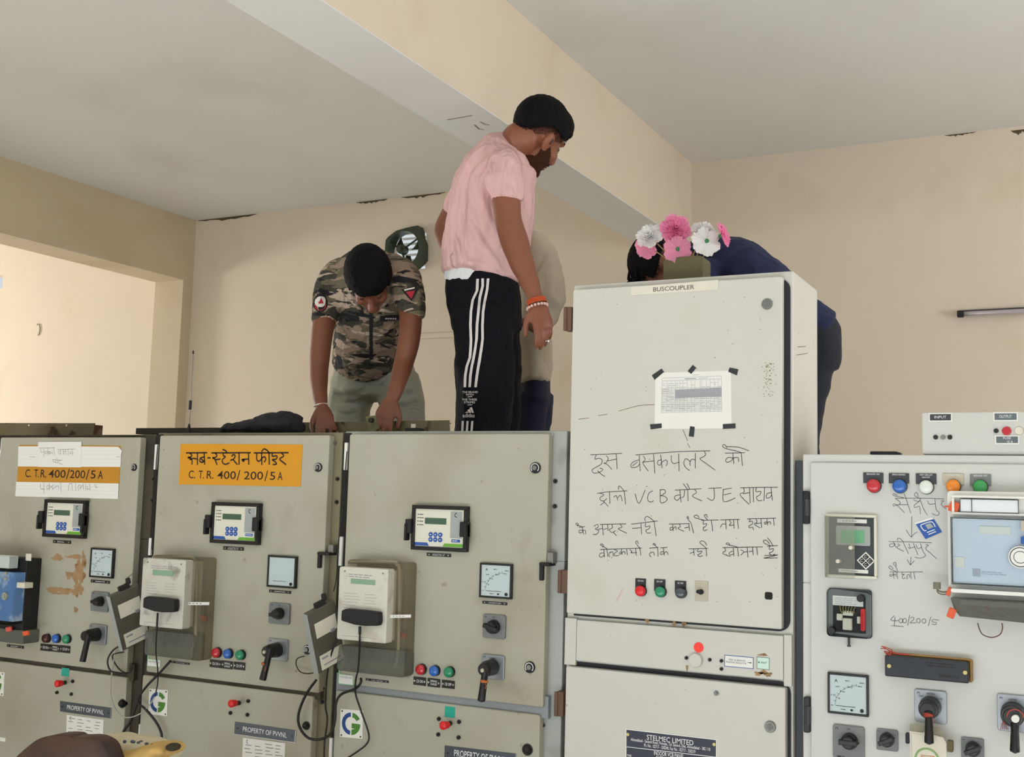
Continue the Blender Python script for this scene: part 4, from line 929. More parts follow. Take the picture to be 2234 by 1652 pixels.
c_ = PY(150, 1060, 0)
t = thing('painted_sign', 'faded yellow strip C.T.R. 400/200/5A with white papers taped over it', 'sign', (c_.x, 0, c_.z))
pn_ = slab('panel', [(42, 971), (263, 973), (260, 1056), (37, 1052)], -.0012, -.0002, K['yellow2'], t)
mb = MB(); P = [PY(*q, -.0016) for q in ((56, 1024), (225, 1027), (225, 1045))]; zb, zt_ = P[2].z, P[1].z; L_ = P[1].x-P[0].x
for s_, f0, f1 in (('C.', 0, .08), ('T.', .12, .18), ('R.', .205, .28), ('400', .31, .53), ('/', .54, .58), ('200', .585, .78), ('/', .79, .83), ('5', .85, .91), ('A', .94, 1)):
    e_ = .004 if s_ == '/' else 0
    mb.text(s_, P[0].x+L_*f0, P[0].x+L_*f1, zb-e_, zt_+e_, -.0016)
obj('rating_lettering', mb, K['brownink'], pn_)
def paper(label, px, y, writing=None, wk='ink', w=.0016, extra=None):
    P = [PY(u, v, y) for u, v in px]; zmin = min(P, key=lambda p: p.z)
    t = thing('paper_notice', label, 'paper', (zmin.x, 0, zmin.z), 'papers taped on the cabinet at left')
    sh_ = slab('sheet', px, y, y+.0006, K['paper'], t)
    if writing: strokes(sh_, 'handwriting', 4.13, 0, 900, writing, w, wk, y-.0003)
    if extra: extra(sh_)
    return t
def rules(px, n, y):
    def f(t):
        a, b, c, d = [PY(u, v, y) for u, v in px]; mb = MB()
        for i in range(1, n): p = a.lerp(d, i/n); q = b.lerp(c, i/n); mb.ribbon([(p.x, p.z), (q.x, q.z)], .0005, y-.00025, 1)
        obj('ruled_lines', mb, mat('faint_rule', (200, 202, 208), .8), t)
    return f
q1 = [(40, 974), (130, 974), (258, 975), (266, 984), (264, 992), (263, 1019), (39, 1018)]
paper('white ruled strip of paper above the faded yellow lettering', q1, -.0022, [(265,400,320,402),(1048,400,1085,400)], 'pencil', .001, rules([(40, 974), (263, 975), (263, 1019), (39, 1018)], 5, -.0022))
paper('small white paper with two Hindi lines, taped over the ruled strip', [(83.5, 964.5), (177.5, 964), (176.5, 1020), (82, 1019)], -.0032,
  [(350,322,490,318),(365,325,372,360,398,352),(395,325,396,402),(430,322,430,385),(428,350,405,355,405,372,428,362,445,352,448,375),(455,355,440,360,440,375,455,370,470,358,472,375),(485,320,488,382),
   (520,335,672,330),(545,350,528,352,530,378,548,366),(548,335,548,380),(568,335,570,380),(592,350,575,352,580,380),(592,335,595,382),(612,335,614,380),(640,352,628,360,632,375,648,366),(650,334,655,384),
   (470,428,560,430),(480,430,482,445,500,446,500,428),(505,420,515,410),(515,428,520,455,500,450),(545,430,530,440,535,460,565,468)], 'ink', .0011)
q2 = [(35.5, 1051.5), (258.5, 1055), (257.5, 1089), (33, 1083)]
paper('lower white paper strip with large pencilled Hindi words', q2, -.0022,
  [(365,640,365,685,400,690),(395,632,396,735),(445,640,445,700),(445,660,425,662,425,692,445,680,468,665,472,690),(485,655,470,665,475,690,500,670,525,660,528,690),(545,630,550,715),
   (615,705,622,650,648,640),(648,640,650,700),(680,640,682,705),(708,700,705,665,725,655,722,690,748,650),(748,640,750,695),(772,645,775,700),(790,665,785,690,808,690),(808,640,812,700),(850,650,862,655,858,672,878,676)], 'pencil', .0015, rules(q2, 4, -.0022))

PAN = {}
def plate_thing(name, label, px, mat_, group=None, cat='name plate'):
    P = [PY(u, v, -.002) for u, v in px]; t = thing(name, label, cat, (P[3].x, 0, P[3].z), group)
    t2 = slab('panel', px, -.002, -.0002, K[mat_], t); PAN[t.name] = t2
    return t, (lambda a, b: (lambda p: (p.x, p.z))(P[0]*(1-a)*(1-b)+P[1]*a*(1-b)+P[2]*a*b+P[3]*(1-a)*b)), P
K['propgrey'] = mat('slate_grey_plate', (78, 84, 92), .35, .3)
for n, px in ((1, [(131, 1530), (243, 1545), (241.5, 1568.5), (131, 1553)]), (2, [(512.5, 1575), (645.5, 1594), (644, 1621), (511, 1602)]), (3, [(970, 1627), (1126.5, 1645), (1126, 1676), (969, 1658)])):
    t, q, P = plate_thing('property_plate', 'slate PROPERTY OF PVVNL plate on the '+CN[n], px, 'propgrey', 'property plates on the lower doors')
    a, b = q(.14, .68), q(.86, .3)
    obj('lettering', MB().text('PROPERTY OF PVVNL', a[0], b[0], a[1], b[1], -.0024), K['wtext'], PAN[t.name])
    mb = MB()
    for f in (.05, .95): e = q(f, .5); mb.cyl((e[0], -.002, e[1]), (e[0], -.0035, e[1]), .0026, n=10)
    obj('rivet', mb, K['bolt'], PAN[t.name]); obj('bright_edge', MB().ribbon([q(.996, .02), q(.996, .98)], .0018, -.0022, 1).ribbon([q(0, .99), q(1, .99)], .001, -.0022, 1), K['steel'], t)
for n, px in ((1, [(145.5, 1560), (226, 1571), (224, 1616), (144, 1610)]), (2, [(530, 1610), (622, 1622), (620, 1668), (528, 1664)])):
    t, q, P = plate_thing('rating_label', 'white printed rating label under the slate plate on the '+CN[n], px, 'paper', 'white rating labels', 'label')
    mb = MB(); rnd = random.Random(n)
    for r in range(6):
        for c in range(4):
            if rnd.random() < .8:
                fx = .05+.24*c+rnd.uniform(0, .03); fy = .12+.15*r+.012*c; l = rnd.uniform(.08, .18)
                mb.ribbon([q(fx, fy), q(fx+l, fy+.004)], .0018, -.0024, 1)
    e = q(.13, .13); mb.ring(e[0], e[1], -.0025, .005, .0072, 100, 270)
    obj('lettering', mb, K['pencil'], PAN[t.name])
for n, px in ((1, [(-36, 1463), (9.5, 1467.5), (7.5, 1519), (-38, 1513)]), (2, [(325.5, 1503), (366, 1506), (364, 1563), (323.5, 1558)]), (3, [(743, 1547), (792, 1551), (790.5, 1612.6), (741, 1608)])):
    t, q, P = plate_thing('logo_plate', 'square blue-and-green logo plate on the '+CN[n], px, 'white', 'square logo plates')
    c = q(.5, .5); R_ = (P[1]-P[0]).length*.40
    obj('logo_blue', MB().ring(c[0]-.0015, c[1], -.0024, R_*.62, R_, 93, 267), mat('logo_blue_print', (32, 72, 140), .5), t)
    gm = mat('logo_green_print', (70, 130, 40), .5)
    mb = MB().ring(c[0]+.0015, c[1], -.0024, R_*.58, R_, 30, 87)
    pts = [(c[0]+.0015, c[1]+R_*.06), (c[0]+R_*.95, c[1]+R_*.06)]+[(c[0]+R_*math.cos(math.radians(a)), c[1]+R_*math.sin(math.radians(a))) for a in range(0, -90, -9)]+[(c[0]+.0015, c[1]-R_), (c[0]+.0015, c[1]-R_*.5), (c[0]+R_*.42, c[1]-R_*.42), (c[0]+.0015, c[1]-R_*.38)]
    mb.poly(pts, -.0024); obj('logo_green', mb, gm, t)
    mb = MB()
    for a in (.08, .92):
        for b in (.07, .93): e = q(a, b); mb.cyl((e[0], -.002, e[1]), (e[0], -.0034, e[1]), .0026, n=10)
    obj('rivet', mb, K['bolt'], t)
x0, x1, z0, z1 = rect(0, 1609, 11, 1619, -.002)
solo('small_label', MB().box(x0-.03, x1, -.0016, -.0002, z0, z1), K['white'], 'small white label at the left edge low on the papered cabinet', 'label')

# emergency trip pushes on the lower doors
for n, ball, stub, holes, stick in ((1, (124, 1492), (139, 1490), [(158, 1487), (123.6, 1511.5), (155, 1515)], (135, 1457, 150, 1477)), (2, (504, 1535.5), (519, 1534.5), [(541, 1530), (502, 1556), (539, 1560)], None), (3, (966.5, 1583.4), (980, 1579), [(957, 1569), (1001, 1575.6), (955.5, 1603), (1000, 1609.7)], (970.6, 1541, 992, 1567))):
    p = PY(*stub, -.006); e = PY(*ball, -.045)
    t = thing('trip_push_button', 'red-headed trip push rod on the lower door of the '+CN[n], 'push button', (p.x, 0, p.z-.012), 'red trip push rods')
    obj('rod', MB().cyl((p.x, .001, p.z), (e.x+.004, -.03, e.z), .0075, n=14), K['mblack'], t)
    obj('head', MB().cyl((e.x+.006, -.026, e.z), (e.x, -.045, e.z), .010, .0128, 20).ball((e.x, -.045, e.z), (.0128, .005, .0128), None, 10), K['redb'], t, smooth=False, bev=.001)
    for u, v in holes:
        h = PY(u, v, -.004); obj('bolt', MB().cyl((h.x, .001, h.z), (h.x, -.006, h.z), .0062, n=6).cyl((h.x, -.006, h.z), (h.x, -.009, h.z), .0035, n=8), K['bolt'], t)
    if stick:
        a, b, c, d = rect(*stick, -.001)
        solo('square_sticker', MB().box(a, b, -.0012, -.0002, c, d), K['teal'], 'teal square sticker above the red trip rod on the '+CN[n], 'sticker', 'teal stickers')

# tall cabinet labels, paper and handwriting
P = [PY(u, v, -.0015) for u, v in ((1376.5, 626.6), (1566.6, 610.5), (1566.6, 632), (1377, 645))]
t = thing('name_label', 'white strip label reading BUSCOUPLER on the tall cabinet', 'label', (P[3].x, 0, P[3].z))
pn_ = obj('strip', MB().prism([(p.x, p.z) for p in P], -.0015, -.0002), K['card'], t)
a = P[3].lerp(P[2], .26); b = P[0].lerp(P[1], .735); hh = b.z-a.z
obj('lettering', MB().text('BUSCOUPLER', a.x, b.x, a.z+hh*.25, b.z-hh*.3, -.002), mat('grey_lettering', (96, 92, 92), .6), pn_)
PQ = [(1430, 813.5), (1595, 808.5), (1596.5, 935), (1427.7, 936)]
P = [PY(u, v, -.0012) for u, v in PQ]
t = thing('paper_notice', 'white sheet with a printed table, held by black tape on the tall cabinet', 'paper', (P[3].x, 0, P[3].z))
q = lambda a, b: (lambda p: (p.x, p.z))(P[0]*(1-a)*(1-b)+P[1]*a*(1-b)+P[2]*a*b+P[3]*(1-a)*b)
pn_ = slab('sheet', PQ, -.0012, -.0002, K['paper'], t)
mb = MB(); X_ = [.09, .155, .22, .27, .33, .37, .43, .485, .53, .6, .62, .68, .73, .78, .83, .875]
for r in range(18):
    fy = .235+.028*r if r > 1 else (.1, .15)[r]
    if r == 2: fy = .29
    mb.ribbon([q(.09, fy+.0), q(.875, fy-.01)], .0007, -.0016, 1)
for i, fx in enumerate(X_): mb.ribbon([q(fx, .15 if i not in (0, 15) else .1), q(fx, .71)], .0006, -.0016, 1)
rnd = random.Random(9)
for r in range(15):
    for i in range(15):
        if r < 5 and i > 2 and rnd.random() < .5: continue
        if rnd.random() < .75:
            a_, b_ = X_[i], X_[i+1]; mb.ribbon([q(a_+.008, .2+.034*r), q(a_+(b_-a_)*rnd.uniform(.5, .9), .2+.034*r)], .001, -.00165, 1)
mb.ribbon([q(.4, .125), q(.54, .122)], .002, -.0017, 1); mb.ribbon([q(.58, .12), q(.7, .118)], .001, -.0017, 1); mb.ribbon([q(.5, .06), q(.58, .058)], .001, -.0017, 1)
obj('printed_table', mb, K['lines'], pn_)
mb = MB().poly([q(.27, .31), q(.875, .29), q(.875, .445), q(.27, .465)], -.0014)
obj('shaded_rows', mb, mat('grey_shaded_rows', (170, 172, 178), .8), pn_)
for i, px in enumerate(([(1422, 819), (1443, 804.5), (1448.5, 811.5), (1428, 829)], [(1500, 810), (1511, 796.5), (1518.5, 802.5), (1508, 816)], [(1592, 802), (1610.5, 806), (1607, 819), (1588.5, 811)], [(1418, 926), (1443, 924), (1443.5, 934), (1419.5, 937)], [(1577, 925.5), (1604, 924), (1604.5, 934.5), (1577, 936)], [(1505.5, 930), (1515.5, 931.5), (1513, 953.5), (1502.5, 952)])):
    slab('tape', px, -.0022, -.0003, K['tape'], t, label='black tape strip')
H1 = [(262,163,400,158,525,152),(310,165,298,200,330,192,358,205,352,240,318,262,280,285,277,305,300,318,345,305,366,285,340,275),(322,298,350,325,382,345),(395,172,410,195,388,235,375,232),(378,230,410,252,440,285),(400,215,480,200),(478,155,485,282),
 (640,165,760,155,1000,137,1265,130),(670,170,678,300),(670,205,622,222,600,248,610,270,650,265,673,240),(615,255,655,225),(705,175,720,205,700,232,745,298),(700,225,792,215),(790,160,802,318),(850,165,862,275),(857,207,830,212,824,240,845,250,860,226,895,206,906,232,895,256),(940,170,940,215,960,236,1005,225),(1000,155,1005,300),
 (1140,150,1140,275),(1138,207,1110,200,1096,228,1098,255),(1098,220,1060,195,1044,235,1062,272,1092,294),(1215,135,1226,162,1200,185,1180,198,1250,250,1307,292),(1390,150,1470,148,1555,145),(1455,150,1463,238),(1460,192,1420,185,1396,205,1404,226,1440,214,1462,192,1498,186,1502,220),(1525,150,1535,256),(1525,145,1480,130,1410,115,1372,98,1372,80,1390,80,1404,104),(1405,95,1500,100,1590,130),
 (318,487,400,475,570,465),(345,485,374,500,342,522,347,545,375,550,398,530),(370,550,410,596),(378,560,345,585),(420,475,425,572),(456,520,478,505,490,545),(490,525,514,502,527,550),(545,470,556,578),(545,470,518,435,500,425,495,452),
 (635,490,668,572,720,458),(785,465,755,482,740,520,748,552,775,558,790,548),(846,455,848,560,882,560,906,535,880,510,850,506),(846,458,880,455,890,480,850,506),(970,460,1080,454,1190,448),(1010,460,1022,560),(1014,500,975,506,966,530,990,545,1015,520),(1050,462,1045,510,1028,522),(1076,455,1080,552),(1076,455,1040,405),(1092,450,1070,403),(1135,455,1150,480,1115,510,1196,550),
 (1250,445,1360,440),(1295,445,1300,520,1280,545,1240,525),(1375,450,1378,556,1475,525),(1375,455,1445,442),(1378,500,1440,485),(1520,440,1690,437,1830,435),(1545,442,1550,475,1515,500,1590,578),(1540,490,1595,480),(1595,440,1600,570),(1625,440,1628,560),(1652,440,1650,472,1690,470,1680,500,1652,518,1668,548,1700,545),(1720,440,1716,550),(1775,440,1786,546),(1778,480,1742,490,1736,525,1765,520,1780,500),
 (165,772,215,765),(192,770,205,830),(200,797,172,795,166,815,190,815,203,795,220,800,222,828),(195,770,165,757,140,748,146,735,160,745,152,762),(290,762,320,746,326,770,302,785,332,800,312,830,284,830),(325,790,365,780),(362,750,368,836),(340,748,560,742),(372,790,400,780),(405,745,410,800),(440,748,445,775,420,790,440,815,470,800),(455,815,480,842),(510,745,525,770,495,785,566,820),
 (605,745,825,718),(612,780,682,775),(685,742,690,830),(725,738,722,766,760,760,750,785,725,796,740,820,768,815),(795,722,812,845),(795,720,760,692,735,680,715,698,725,720),(920,745,1090,740),(950,745,956,800),(950,772,930,775,932,796,950,788,975,765,980,792),(1005,745,1016,765,995,780,1046,805),(1050,777,1086,770),(1086,742,1091,800),(1105,735,1126,820),(1105,735,1085,712,1070,690,1078,680,1086,700),
 (1190,712,1335,710),(1210,715,1206,745,1236,740,1225,765,1206,776,1215,800,1240,790),(1275,712,1286,802),(1210,710,1170,700,1135,690,1132,675,1155,670,1172,690),(1245,710,1225,690,1216,670,1235,665,1242,688),(1350,710,1510,705),(1395,712,1399,786),(1395,745,1365,746,1352,772),(1425,712,1440,735,1424,755,1460,752),(1460,708,1466,780),(1495,708,1501,782),(1575,700,1815,695),(1602,700,1592,724,1616,720,1620,742,1590,760,1596,776,1620,770,1628,792),(1650,703,1656,730,1635,745,1682,776),(1650,740,1690,735),(1690,700,1696,776),(1740,700,1746,752),(1742,726,1720,730,1726,746,1742,734,1765,724,1772,746),(1795,698,1801,756),
 (345,957,570,950),(575,950,690,945),(375,958,379,1022),(376,985,346,990,336,1014,360,1020,377,1000),(400,955,406,1016),(400,952,370,932,346,920,352,910,370,920,362,940),(430,976,414,1000,424,1020),(430,985,448,976,452,1015),(462,958,488,970,462,990,468,1010,502,1006),(520,955,526,1000),(522,976,505,985,511,998,526,984,546,974,552,995),(565,952,571,1002),(590,958,610,975,600,985,650,982),(640,948,646,1006),(675,945,684,1006),(675,945,655,922,640,896,655,886,663,910),
 (755,946,830,940),(770,976,755,1000,770,1020),(772,985,790,980,797,1006),(825,942,829,1016),(820,940,800,920,785,915,795,905,807,918),(850,944,905,940),(872,944,881,1006),(876,975,850,980,851,1000,876,990,900,975,913,1000),(1085,952,1245,948),(1095,990,1130,976),(1125,950,1131,1006),(1165,952,1160,976,1195,970,1185,990,1160,1001,1175,1016,1202,1010),(1230,948,1236,1012),(1230,945,1205,922,1178,900,1195,885,1220,895,1235,922),
 (1370,942,1705,935),(1385,945,1395,965,1370,990,1432,1016),(1452,970,1425,985,1431,1006,1456,995),(1458,940,1463,1012),(1495,940,1501,1012),(1490,936,1450,926,1405,915,1400,905,1420,903,1428,920),(1520,960,1546,975,1522,1004),(1546,980,1578,975),(1575,940,1581,1022),(1590,976,1622,970),(1620,940,1626,1002),(1655,940,1661,1002),(1745,930,1830,925),(1765,930,1760,956,1795,950,1785,976,1760,986,1780,1006,1806,996),(1790,926,1770,890,1745,858),(1768,925,1722,906,1710,885,1735,880,1762,908),(1720,1008,1830,1003),(1715,1030,1830,1028),(1830,1003,1715,1030)]
strokes(DOOR[bus.name, 'u'], 'handwriting', 3.841, 1220, 950, H1, .0016, 'ink', label='Hindi handwriting in black marker')
a, b, c, d = rect(1345, 1285, 1357, 1312, -.0005); obj('red_smear', MB().ribbon([(a, c), ((a+b)/2+.002, (c+d)/2), (b, d)], .006, -.0005), mat('pink_smear', (210, 188, 184), .8), DOOR[bus.name, 'u'])
H2 = [(965,857,1180,856,1402,862),(965,862,1000,886,1004,908,948,926,950,906,985,925,1045,985),(1000,915,1078,914),(1042,815,1062,865,1102,990),(1040,852,990,842,944,830,952,816,978,828),(1125,870,1165,885,1188,878,1136,918,1142,942,1180,930,1190,1000),(1185,862,1222,960,1252,1005),(1190,862,1150,842,1135,825,1155,803,1172,842),(1255,880,1270,910,1322,905),(1320,865,1332,960,1360,985,1342,1012,1296,996),(1372,882,1402,880,1375,910,1418,952),
 (1112,1020,1110,1205),(1060,1140,1085,1180,1108,1208),(1108,1208,1130,1180,1160,1160),(905,1247,1100,1250,1290,1258),(945,1250,970,1300),(958,1266,915,1270,916,1294,945,1290,962,1266),(985,1268,1003,1280,976,1300,1040,1336),(1035,1255,1082,1356),(1035,1250,1010,1222,986,1215,986,1236),(1085,1265,1097,1308,1080,1300),(1097,1306,1137,1296),(1125,1260,1166,1366),(1150,1275,1166,1310,1196,1300),(1190,1265,1215,1340,1236,1374,1190,1396,1140,1388),(1240,1275,1262,1280,1236,1310,1290,1360,1336,1402),
 (1105,1385,1100,1455),(1070,1410,1098,1458),(1098,1458,1135,1420),(915,1520,1060,1522,1210,1520),(945,1522,952,1582),(948,1540,915,1545,920,1560,945,1550,966,1540,970,1562),(975,1520,986,1582),(970,1516,930,1500,904,1480,920,1465,944,1492),(985,1516,965,1470,945,1446,964,1434,972,1468),(1025,1525,1024,1545,1046,1540,1026,1560,1032,1582,1054,1572),(1070,1585,1070,1550,1090,1545,1090,1570),(1100,1522,1106,1582),(1130,1525,1141,1586)]
strokes(DOOR[rp.name, 'u'], 'handwriting', 4.13, 1720, 880, H2, .0013, 'pencil', label='Hindi place names with arrows in grey marker')
EL = lambda cx, cy, rx, ry: tuple(x for k in range(11) for x in (cx+rx*math.cos(k*.64), cy+ry*math.sin(k*.64)))
H3 = [(948,385,918,425,986,430),(955,395,950,472),(920,475,975,478,1030,482),EL(1008,430,16,20),EL(1042,430,16,20),(1086,380,1070,470),(1095,408,1110,396,1124,405,1120,422,1090,450,1142,448),EL(1166,430,17,20),EL(1215,432,17,20),(1276,395,1255,475),(1350,425,1295,420,1290,440,1325,445,1320,465,1285,460)]
strokes(DOOR[rp.name, 'u'], 'figures', 4.109, 1720, 1250, H3, .0013, 'pencil', label='400/200/5 in grey marker')
# toggle switch, red disc, knob and indicator windows of the middle panel
x0, x1, z0, z1 = rect(1516, 1267.6, 1543.8, 1312.6, -.003)
t = thing('toggle_switch', 'beige plate with black toggle right of the three lamps on the tall cabinet', 'toggle switch', ((x0+x1)/2, 0, z0))
obj('plate', MB().box(x0, x1, -.003, .0005, z0, z1), K['beige'], t, bev=.0008)
obj('lever', MB().cyl(((x0+x1)/2, -.003, (z0+z1)/2-.002), ((x0+x1)/2, -.01, (z0+z1)/2-.002), .0072, n=12).cyl(((x0+x1)/2, -.01, (z0+z1)/2-.002), ((x0+x1)/2-.002, -.026, (z0+z1)/2), .0042, .0055, 12), K['mblack'], t)
p = PY(1524, 1413, .014)
solo('warning_disc', MB().cyl((p.x, .016, p.z), (p.x, .0135, p.z), .0135, n=28).box(p.x-.011, p.x+.011, .0128, .0135, p.z+.0012, p.z+.003), mat('bright_red_disc', (255, 62, 54), .5), 'round bright red sticker above the white knob on the tall cabinet', 'sticker')
p = PY(1517, 1441, .008)
t = solo('round_cap', MB().cyl((p.x, .016, p.z), (p.x, .004, p.z), .019, .018, 28), K['st'], 'round pale cap knob below the red sticker', 'knob', bev=.002)
x0, x1, z0, z1 = rect(1580.5, 1429, 1644, 1460, .015)
t = thing('position_label', 'white label reading TEST & SERVICE POSITION INDICATOR with blue border', 'label', ((x0+x1)/2, .01, z0))
obj('panel', MB().box(x0, x1, .0145, .0158, z0, z1), K['white'], t); obj('border', MB().frame(x0, x1, z0, z1, .0014, .0138, .0145), K['blue'], t)
w, h = x1-x0, z1-z0
obj('lettering', MB().text('TEST & SERVICE', x0+w*.14, x0+w*.72, z0+h*.55, z0+h*.7, .0142).text('POSITION INDICATOR', x0+w*.06, x0+w*.76, z0+h*.33, z0+h*.48, .0142), K['pencil'], t)
obj('arrow', MB().box(x0+w*.8, x0+w*.88, .014, .0144, z0+h*.49, z0+h*.53).poly([(x0+w*.88, z0+h*.45), (x0+w*.95, z0+h*.51), (x0+w*.88, z0+h*.57)], .0141), K['ink'], t)
x0, x1, z0, z1 = rect(1651, 1433, 1678.6, 1462, .015); w, h = x1-x0, z1-z0
t = thing('indicator_window', 'pale green window marked TEST with rusty surround', 'indicator window', ((x0+x1)/2, .01, z0))
obj('pane', MB().box(x0, x1, .0145, .0158, z0, z1), mat('pale_mint_window', (206, 236, 224), .3), t); obj('rim', MB().frame(x0, x1, z0, z1, .0013, .0138, .0146), K['zinc'], t)
obj('lettering', MB().text('TEST', x0+w*.3, x0+w*.8, z0+h*.48, z0+h*.62, .0142).poly([(x0+w*.22, z0+h*.46), (x0+w*.1, z0+h*.55), (x0+w*.22, z0+h*.64)], .0142), K['ink'], t)
t, q, P = plate_thing('maker_plate', 'dark blue STELMEC LIMITED plate on the tall cabinet lower door', [(1364.5, 1589.8), (1564.4, 1613), (1564.4, 1735), (1364.5, 1712)], 'white')
px_ = lambda fx, fy: q(fx, fy)
ins = [q(.012, .02), q(.988, .02), q(.988, .98), q(.012, .98)]
obj('plate_face', MB().prism(ins, -.0024, -.002), mat('navy_plate_face', (18, 24, 50), .35), t)
mb = MB()
def pt(s_, f0, f1, g0, g1): a = q(f0, g1); b = q(f1, g0); mb.text(s_, a[0], b[0], a[1], b[1], -.0028)
pt('STELMEC LIMITED', .24, .75, .07, .155); pt('Ahmedabad - Sanand Road, Moraiya, Tal. Sanand, Dist. Ahmedabad - 382 110', .06, .93, .17, .225); pt('Ph. No. : 02717 - 250240, Fax No. : 02717 - 250219', .21, .77, .24, .295)
pt('INDOOR VCB PANEL', .32, .65, .345, .41); pt('AS PER IEC : 62271 - 100', .34, .63, .43, .485); pt('TYPE', .02, .07, .46, .51); pt('SMVP12', .29, .42, .56, .61); pt('SR.', .5, .54, .56, .61)
mb.ribbon([q(.01, .325), q(.99, .325)], .0018, -.0027, 1)
for a_, b_ in (((.24, .54), (.47, .54)), ((.24, .54), (.24, .66)), ((.47, .54), (.47, .66)), ((.24, .66), (.47, .66))): mb.ribbon([q(*a_), q(*b_)], .001, -.0027, 1)
obj('lettering', mb, K['wtext'], t)
for f in (.03, .97): e = q(f, .1); obj('screw', MB().cyl((e[0], -.0024, e[1]), (e[0], -.004, e[1]), .0042, n=14).box(e[0]-.003, e[0]+.003, -.0046, -.004, e[1]-.0006, e[1]+.0006), K['brass'], t)

# ---- optical probes, modems and cables
def probe(r, label, pts, rad, Y=-.128):
    x0, x1, z0, z1 = rect(*r, Y); w, h = x1-x0, z1-z0
    t = thing('optical_probe', label, 'meter probe', ((x0+x1)/2, Y, z0), 'optical probes on the energy meters')
    obj('head', MB().prism([(x0, z0+h*.2), (x0+w*.35, z0+h*.02), (x0+w*.65, z0), (x1-w*.02, z0+h*.08), (x1, z0+h*.4), (x1-w*.02, z1-h*.05), (x0+w*.6, z1), (x0+w*.1, z1-h*.01), (x0, z1-h*.12)], Y, -.101), K['mblack'], t, bev=.005)
    P = [PY(u, v, y) for u, v, y in pts]
    k_ = len(P) if rad > .0025 else 6
    obj('cable', MB().tube(P[:2], rad*1.6).tube(P[1:k_], rad), K['cable'], t, 'black cable', smooth=True)
    if k_ < len(P): obj('cable', MB().tube(P[k_-1:], rad), mat('pale_cable', (176, 174, 160), .5), t, 'pale grey cable', smooth=True)
    return t
probe((744, 1328, 825, 1369), 'black probe with drooping cable on the cleaner meter', [(785, 1368, -.115), (785, 1384, -.115), (784, 1420, -.09), (781, 1460, -.07), (776, 1485, -.05), (776, 1515, -.03), (789, 1555, -.02), (804, 1600, -.02), (801, 1622, -.02), (780, 1640, -.02), (755, 1656, -.02)], .0028)
t = probe((312, 1301, 379, 1339), 'black probe on the smudged meter', [(344, 1338, -.115), (342, 1372, -.115), (340, 1420, -.09), (344, 1460, -.06), (344, 1490, -.04), (338, 1520, -.03), (325, 1540, -.03), (305, 1558, -.03), (280, 1566, -.03), (262, 1560, -.03), (248, 1540, -.03), (241, 1510, -.03), (244, 1470, -.03), (252, 1420, -.03)], .0022)
def modem(base, label, cablepts, sgn=1, ant=None):
    c = PY(*base, -.105)
    a = V((.02, -.38, .92)).normalized()*.1015; b = V((.031, .097, .04)).normalized()*.055
    n = b.cross(a).normalized()*-.010
    if n.y > 0: n = -n
    t = thing('modem', label, 'modem', c-a, 'grey modems hung between the cabinets')
    obj('case', MB().obox(c, a, b, n), K['modem'], t, bev=.004)
    obj('front_rim', MB().obox(c-b*1.01+n*.1, a*.99, b*.03, n*1.15), K['rgrey'], t, bev=.001)
    s_ = 1 if (n.dot(CAM-c)) > 0 else -1; f = n*s_
    obj('label_sticker', MB().obox(c+a*.35+b*.1+f*1.03, a*.24, b*.74, f*.04), K['card'], t)
    obj('label_sticker', MB().obox(c-a*.7+b*.1+f*1.03, a*.24, b*.8, f*.04), K['card'], t)
    obj('label_print', MB().obox(c-a*.58+b*(-.35)+f*1.1, a*.03, b*.22, f*.02).obox(c-a*.8+b*.1+f*1.1, a*.02, b*.6, f*.02).obox(c+a*.12+b*.5+f*1.06, a*.05, b*.14, f*.02), K['lines'], t)
    obj('socket', MB().obox(c+a*1.06+b*.1, a*.08, b*.35, n*.8).cyl(c+a*1.1+b*.45, c+a*1.3+b*.45, .008, n=12), K['mblack'], t, bev=.002)
    for i, (pts, r_, k) in enumerate(cablepts):
        obj('cable', MB().tube([PY(u, v, y) for u, v, y in pts], r_), K[k], t, 'black cable' if k == 'cable' else 'thin grey wire', smooth=True)
    return t
modem((708, 1389), 'grey modem hung in the gap between the yellow-sign cabinet and the sign-less one', [
    ([(684, 1468, -.03), (672, 1470, -.03), (655, 1466, -.02), (646, 1450, -.02), (649, 1437, -.02), (664, 1432, -.01)], .0018, 'cable'),
    ([(690, 1484, -.04), (668, 1515, -.03), (652, 1555, -.02), (653, 1585, -.02), (672, 1610, -.03), (700, 1613, -.03), (722, 1600, -.03), (731, 1570, -.03), (733, 1535, -.03), (745, 1515, -.03), (775, 1503, -.03), (787, 1490, -.03), (787, 1480, -.03)], .0042, 'cable'),
    ([(741, 1300, -.05), (738, 1380, -.08), (722, 1430, -.08), (713, 1480, -.05), (710, 1540, -.03), (714, 1570, -.02), (708, 1620, -.02), (707, 1660, -.02)], .003, 'cable'),
    ([(757, 985, .0), (753, 1030, .01), (752, 1080, .01), (747, 1120, .01), (741, 1160, .01), (737, 1200, .0), (734, 1260, -.01), (728, 1290, -.02)], .0016, 'cable')])
modem((282, 1346), 'grey modem hung in the gap left of the smudged meter', [
    ([(262, 1409, -.03), (246, 1420, -.03), (235, 1440, -.03), (240, 1462, -.03), (262, 1471, -.03), (277, 1471, -.02)], .003, 'cable'),
    ([(270, 1423, -.03), (248, 1428, -.03), (247, 1440, -.03), (262, 1462, -.02), (282, 1468, -.02), (290, 1450, -.01)], .0026, 'cable'),
    ([(290, 1252, -.01), (278, 1262, -.02), (271, 1282, -.03)], .0014, 'gcable'),
    ([(344, 972, .0), (341, 1005, .01), (338, 1060, .01), (334, 1150, .01), (331, 1200, .01)], .0014, 'cable')])
